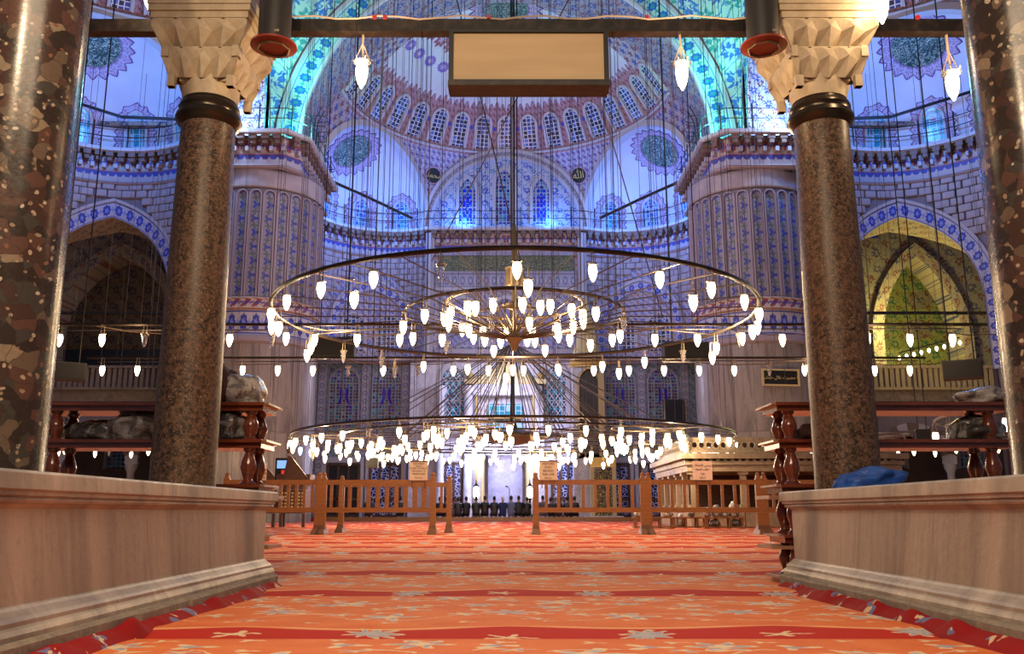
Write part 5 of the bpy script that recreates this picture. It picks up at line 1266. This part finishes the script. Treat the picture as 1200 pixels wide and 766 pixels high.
# ---------------------------------------------------------------- foreground: marble platforms
def parapet(x, s, label):
    """marble side of the platform; inner face at x, s=-1 left"""
    e = empty('marble_platform', (x, 0, 0), label=label, cat='platform', group='marble platforms')
    y0, y1 = .25, 5.1; top = .512
    prof = [(0, top), (.045, top), (.052, top-.008), (.052, top-.05), (.046, top-.054), (.040, top-.056), (.040, top-.066), (.028, top-.070), (.032, top-.078), (.028, top-.086), (.012, top-.090), (.005, top-.098), (0, top-.102), (0, .15), (.006, .147), (.012, .138), (.030, .122), (.038, .112), (.038, .100), (.046, .094), (.052, .080), (.052, .062), (0, .062)]
    def slab(a, b, nm):
        mb = MB(); n = 2; vs = []
        for (d, z) in prof:
            for yy in (a, b): vs.append((-s*d, yy, z))
        L = len(prof); fs = [(2*i, 2*i+1, 2*i+3, 2*i+2) for i in range(L-1)]
        return mb.add(vs, fs).obj(nm, m_parapet, e)
    slab(y0, y1, 'moulded_face')
    mb = MB(); vs = []
    for (d, z) in prof:   # return across the end
        vs += [(-s*d, y1+d, z), (s*2.6, y1+d, z)]
    mb.add(vs, [(2*i, 2*i+1, 2*i+3, 2*i+2) for i in range(len(prof)-1)])
    vs2 = []
    for (d, z) in prof: vs2 += [(-s*d, y1, z), (-s*d, y1+d, z)]
    mb.add(vs2, [(2*i, 2*i+1, 2*i+3, 2*i+2) for i in range(len(prof)-1)])
    mb.obj('end_face', m_parapet, e)
    MB().box((s*1.3, (y0+y1)/2, top-.02), (2.6, y1-y0, .04)).obj('platform_top', m_parapet, e)
    r = random.Random(11 if s < 0 else 12); yy = y0+.2; k = 0
    while yy < y1:
        L = min(r.uniform(.45, .95), y1+.02-yy)
        if L < .1: break
        o = inst('footing_stone', bevel_box_mesh((.14, L-.012, .085), .010, m_footing), e, (-s*r.uniform(0.005, .022), yy+L/2, .024), (0, 0, r.uniform(-.006, .006)))
        yy += L
    cr = MB()   # chipped dents along the top edge
    return e
xl = P(313, 576, 5.1).x; xr = P(926, 571, 5.1).x
parapet(xl, -1, 'veined beige marble platform side with moulded edges on the left')
parapet(xr, 1, 'veined beige marble platform side with moulded edges on the right')
# ruffled red carpet border against the footings
for s, x in ((-1, xl), (1, xr)):
    n = 90; rr = random.Random(21 if s < 0 else 22)
    ph = rr.uniform(0, 6)
    def f(a, b):
        y = .9+4.1*a; w = noise.noise(Vector((y*2.2, s*3.0, 0))); w2 = noise.noise(Vector((y*6, s*5.0, 2)))
        off = .078+.085*b+.045*w*b; z = .022+.012*(1-b)+(.060*max(0, w2)+.035*max(0, w))*sin(pi*min(1, b*1.05))-.034*b*b
        return (x-s*off, y, z)
    g = MB().grid(n*2, 8, f).obj('carpet_border', m_fold, carpet, True)
# ---------------------------------------------------------------- stone columns with carved capitals
def column(x, y, r, m, label, cap=True, top=3.6):
    e = empty('stone_column', (x, y, .512), label=label, cat='column', group='foreground stone columns')
    h = 2.03 if cap else top
    MB().lathe([(r*1.03, 0), (r*1.02, .03), (r, .5), (r*.965, h*.6), (r*.90, h)], n=64).obj('shaft', m, e, True)
    if not cap: return e
    q = r*.92
    MB().lathe([(q, h-.02), (q*1.16, h), (q*1.22, h+.025), (q*1.16, h+.05), (q*1.06, h+.058), (q*1.06, h+.07), (q*1.12, h+.085), (q*1.08, h+.105), (q*1.0, h+.115), (q*.98, h+.13)], n=48).obj('neck_ring', m_bronze, e, True)
    z0 = h+.13
    MB().lathe([(q*1.0, z0), (q*1.05, z0+.05), (q*1.06, z0+.14)], n=32).obj('drum', m_capital, e, True)
    tiers = [(z0+.075, .178, .214, .165), (z0+.235, .214, .262, .15)]
    for ti, (zb_, hb, ht, hh) in enumerate(tiers):
        nu = 4; pts_b = []; pts_t = []; pts_m = []
        mb = MB()
        for side in range(4):
            ca, sa_ = cos(side*pi/2), sin(side*pi/2)
            W = lambda u, d, z: (u*ca-d*sa_*-1*-1 if False else (u*ca+d*sa_), (u*sa_-d*ca), z)
            for k in range(nu):
                u0 = -1+2*k/nu; u1 = -1+2*(k+1)/nu; um = (u0+u1)/2
                # one hollow facet cell: ridges at the joints, hollow between, arched head
                b0 = W(u0*hb, hb*.97, zb_); b1 = W(u1*hb, hb*.97, zb_); bm_ = W(um*hb, hb*.78, zb_+.02)
                t0 = W(u0*ht, ht, zb_+hh*.70); t1 = W(u1*ht, ht, zb_+hh*.70); tm = W(um*ht, ht*.90, zb_+hh*.55)
                a0_ = W((u0*.6+um*.4)*ht, ht*1.0, zb_+hh*.9); a1_ = W((u1*.6+um*.4)*ht, ht*1.0, zb_+hh*.9); am = W(um*ht, ht*1.01, zb_+hh*.98)
                p0 = W(u0*ht, ht*1.0, zb_+hh); p1 = W(u1*ht, ht*1.0, zb_+hh)
                mb.add([b0, bm_, b1, t0, tm, t1, a0_, am, a1_, p0, p1], [(0, 1, 4, 3), (1, 2, 5, 4), (3, 4, 6), (4, 7, 6), (4, 8, 7), (4, 5, 8), (3, 6, 9), (5, 10, 8), (6, 7, 9), (7, 8, 10), (7, 10, 9)])
                # pendant drop under every second joint
                if k in (0, 3):
                    uu = (u0 if k == 0 else u1)*hb*.93; c_ = W(uu, hb*.90, zb_-.02); mb.box(c_, (.036, .036, .065), rz=side*pi/2)
        mb.box((0, 0, zb_+hh*.5), (hb*1.5, hb*1.5, hh)); mb.box((0, 0, zb_+hh-.004), (ht*2, ht*2, .008))
        mb.obj('muqarnas_tier', m_capital, e)
    zt = z0+.385
    MB().box((0, 0, zt+.02), (.535, .535, .04)).box((0, 0, zt+.055), (.56, .56, .035)).obj('abacus', m_capital, e)
    MB().box((0, 0, zt+.105), (.57, .57, .06)).obj('abacus_slab', m_capital, e)
    MB().box((0, 0, zt+.42), (.50, .50, .56)).obj('impost_block', m_corbel, e)
    return e
def colx(px, y, py=565): return P(px, py, y).x
yc = 4.7
column(colx(214, yc), yc, .163, m_granite, 'speckled brown granite column with carved capital, second from the left edge')
column(colx(994, yc), yc, .163, m_granite, 'speckled brown granite column with carved capital beside the blue cloth')
column(colx(-22, 2.95, 545), 2.95, .185, m_conglom, 'polished mottled breccia column cut by the left edge of the frame', cap=False)
column(colx(1262, 2.95, 545), 2.95, .185, m_conglom, 'polished mottled breccia column cut by the right edge of the frame', cap=False)
# iron tie beam between the capitals
zb0 = P(600, 33, yc).z
tb = empty('tie_beam', (0, yc, zb0), label='black iron tie beam crossing the top of the picture between capitals', cat='beam')
MB().box((0, 0, 0), (5.6, .07, .078)).obj('beam', m_iron, tb)
MB().tube([(-1.7+.12*i, -.04, .045+.012*sin(i*1.7)) for i in range(30)], .006, 4).obj('wire', m_paper, tb)
for px in (452, 573, 757, 1072, 440): MB().box((P(px, 27, yc).x, -.04, .045), (.02, .02, .02)).obj('tag', m_redtag, tb)
for k in range(10): MB().box((-1.6+.37*k, 0, 0), (.008, .078, .086)).obj('cable_tie', m_black, tb)
# cream panel hanging from the beam
x0, x1 = P(527, 80, yc).x, P(711, 80, yc).x; zt_, zb_ = P(600, 45, yc).z, P(600, 110, yc).z
sg = empty('hanging_panel', ((x0+x1)/2, yc-.05, (zt_+zb_)/2), label='blank cream panel in a thick black frame hanging from the tie beam', cat='panel')
hw, hh = (x1-x0)/2, (zt_-zb_)/2
MB().box((0, .02, 0), (hw*2-.04, .10, hh*2-.03)).obj('panel', m_lightbox, sg)
MB().ribbon([(-hw+.025, -hh+.04), (hw-.025, -hh+.04), (hw-.025, hh-.015), (-hw+.025, hh-.015)], [(-hw, -hh), (hw, -hh), (hw, hh), (-hw, hh)], plane_map((0, 0, 0), (1, 0, 0), (0, -1, 0)), -.09, .05, closed=True).obj('frame', m_black, sg)
MB().box((0, -.03, -hh+.0), (hw*2, .12, .03)).obj('bottom_rail', m_iron, sg)
for px in (630, 572, 690): MB().tube([(P(px, 40, yc).x-(x0+x1)/2, .03, hh-.02), (P(px, 40, yc).x-(x0+x1)/2, .03, hh+.06)], .006, 4).obj('hanger', m_iron, sg)
# cylindrical spotlights clamped beside the capitals
for px, s, lb in ((321, 1, 'left'), (895, -1, 'right')):
    p = P(px, 52, yc-.25); e = empty('cylinder_spotlight', tuple(p), label='dark cylindrical ceiling spotlight with red flanged rim beside the %s capital' % lb, cat='spotlight', group='cylindrical spotlights')
    MB().lathe([(.088, .0), (.088, .62)], n=28).obj('housing', m_darkgrey, e, True)
    MB().lathe([(.085, .0), (.125, -.005), (.125, -.016), (.085, -.022)], n=24, caps=False).obj('rim', m_redenamel, e, True)
    MB().lathe([(.08, .0), (.05, .02), (.01, .03)], (0, 0, -.02), n=16).obj('reflector', m_redenamel, e, True)
    MB().tube([(.085*cos(a/8*pi*2), .085*sin(a/8*pi*2), -.03) for a in range(8)], .006, 4, closed=True).obj('guard_ring', m_brass, e)
    MB().tube([(s*-.09, 0, .3), (s*-.22, .1, .36), (s*-.3, .2, .3)], .012, 5).obj('bracket', m_iron, e)
    text('|||||||', .014, (.035, -.089, .035), e, m_paper, name='label_print')
# pendant lamps on the tie beam
big = MB().lathe([(.006, -.115), (.012, -.10), (.026, -.075), (.036, -.03), (.040, .01), (.036, .035), (.03, .045)], n=14).mesh('lamp_glass', m_bulb, True)
crown = MB().lathe([(.034, .03), (.056, .055), (.058, .066), (.046, .07)], n=10, caps=False)
for a in range(6): crown.tube([(.05*cos(a*pi/3), .05*sin(a*pi/3), .066), (.062*cos(a*pi/3), .062*sin(a*pi/3), .085)], .005, 4)
crown_me = crown.mesh('crown', m_glass, True)
hg = MB().tube([(.05, 0, .07), (.02, 0, .15), (.0, 0, .20), (0, 0, .34)], .004, 4).tube([(-.05, 0, .07), (-.02, 0, .15), (0, 0, .20)], .004, 4).tube([(0, .01, .34), (0, .01, .16), (.01, .01, .06)], .008, 5).mesh('hanger', m_paper)
for px, py, y, sc, lb in ((424, 84, yc, .9, 'glowing glass pendant lamp left of the hanging panel'), (799, 86, yc, .9, 'glowing glass pendant lamp right of the hanging panel'), (1116, 97, yc, .95, 'glowing glass pendant lamp beside the right outer column'), (1032, 4, yc-.3, 1.05, 'glowing pendant lamp at the top right of the right capital'), (176, -9, yc-.15, .95, 'glowing pendant lamp at the top left corner of the left capital')):
    p = P(px, py, y); e = empty('pendant_lamp', tuple(p), label=lb, cat='lamp', group='pendant lamps')
    inst('lamp_glass', big, e, sc=(sc, sc, sc)); inst('crown', crown_me, e, sc=(sc, sc, sc)); inst('hanger', hg, e, sc=(sc, sc, sc))
    light('POINT', 'pendant_light', (p.x, y-.09, p.z-.02), 12 if py > 20 else 9, WARM, .04)

# ---------------------------------------------------------------- turned-post shelves behind the platform ends
SHY = 5.33; LEV = [.02, .25, .53, .785, 1.0]
turn = [(.026, 0), (.045, .0), (.045, .02), (.030, .03), (.026, .04), (.034, .07), (.046, .11), (.043, .14), (.030, .18), (.022, .205), (.032, .215), (.034, .23), (.026, .235)]
def shelf(x0, x1, s, label):
    """x0 = inner end; s direction outward"""
    L = abs(x1-x0); e = empty('turned_post_shelf', (x0, SHY, 0), label=label, cat='shelf', group='turned-post shelves')
    for i, z in enumerate(LEV):
        b = MB().box((s*L/2, 0, z), (L+.02, .30, .042)).box((s*L/2, -.01, z+.018), (L+.04, .34, .018)).obj('board', m_rosewood, e)
        MB().box((-s*.02, 0, z+.02), (.05, .33, .012)).obj('worn_board_end', m_rosewood_end, e)
        if i in (1, 2): MB().box((-s*.015, 0, z-.045), (.14, .30, .02)).obj('lower_ledge', m_rosewood_end, e)
        if i < 4:
            h = LEV[i+1]-z-.035; pm = MB().lathe([(r_, .018+zz*h/.235) for r_, zz in turn], n=16).mesh('turned_post', m_rosewood, True)
            for dx in (.07, L-.10):
                for dy in (-.10, .10): inst('turned_post', pm, e, (s*dx, dy, z))
    return e
sl_ = shelf(P(304, 520, SHY-.15).x, P(56, 500, SHY).x, -1, 'red-brown wooden shelf with turned posts behind the left platform')
sr_ = shelf(P(915, 520, SHY-.15).x, P(1168, 500, SHY).x, 1, 'red-brown wooden shelf with turned posts behind the right platform')
def bundle(px, py, w, h, z, m, label, seed, d=.13, name='wrapped_bundle', cat='bundle', y=SHY):
    o = blob(name, (w/2, d, h), seed, m, sub=4, rough_=.30); o.location = (P(px, py, y).x, y, z); tag(o, label, cat); return o
bundle(285, 460, .25, .17, 1.028, m_plasticw, 'pale plastic-wrapped bundle on the top left shelf end', 3)
o = bundle(262, 455, .17, .22, 1.028, m_maroon, 'dark maroon cloth bundle beside the column on the top left shelf', 5)
bundle(270, 505, .26, .17, .813, m_plasticd, 'dark plastic-wrapped bundle on the middle shelf right of the left column', 8)
bundle(160, 505, .34, .17, .813, m_plasticw, 'large pale wrapped bundle on the middle shelf left of the granite column', 9)
bundle(112, 508, .30, .12, .813, m_plasticd, 'low black wrapped bundle in the middle of the left shelf', 12)
bundle(64, 508, .10, .12, .813, m_plasticw, 'small crumpled white bag between the far left turned posts', 14)
bundle(1152, 462, .34, .10, 1.028, m_plasticw, 'pale wrapped bundle on top of the right shelf', 17)
bundle(1143, 508, .32, .14, .813, m_plasticd, 'dark shiny wrapped bundle on the middle right shelf', 19)
bundle(945, 510, .12, .09, .813, m_maroon, 'small dark shoe bundle on the right shelf behind the column', 23)
bc = blob('blue_cloth', (.15, .09, .085), 31, m_bluecloth, sub=4, rough_=.5); bc.location = (P(1022, 560, 4.35).x, 4.35, .510); bc.rotation_euler = (0, -.10, 0); tag(bc, 'folded bright blue cloth lying on the right marble platform by the column', 'cloth')
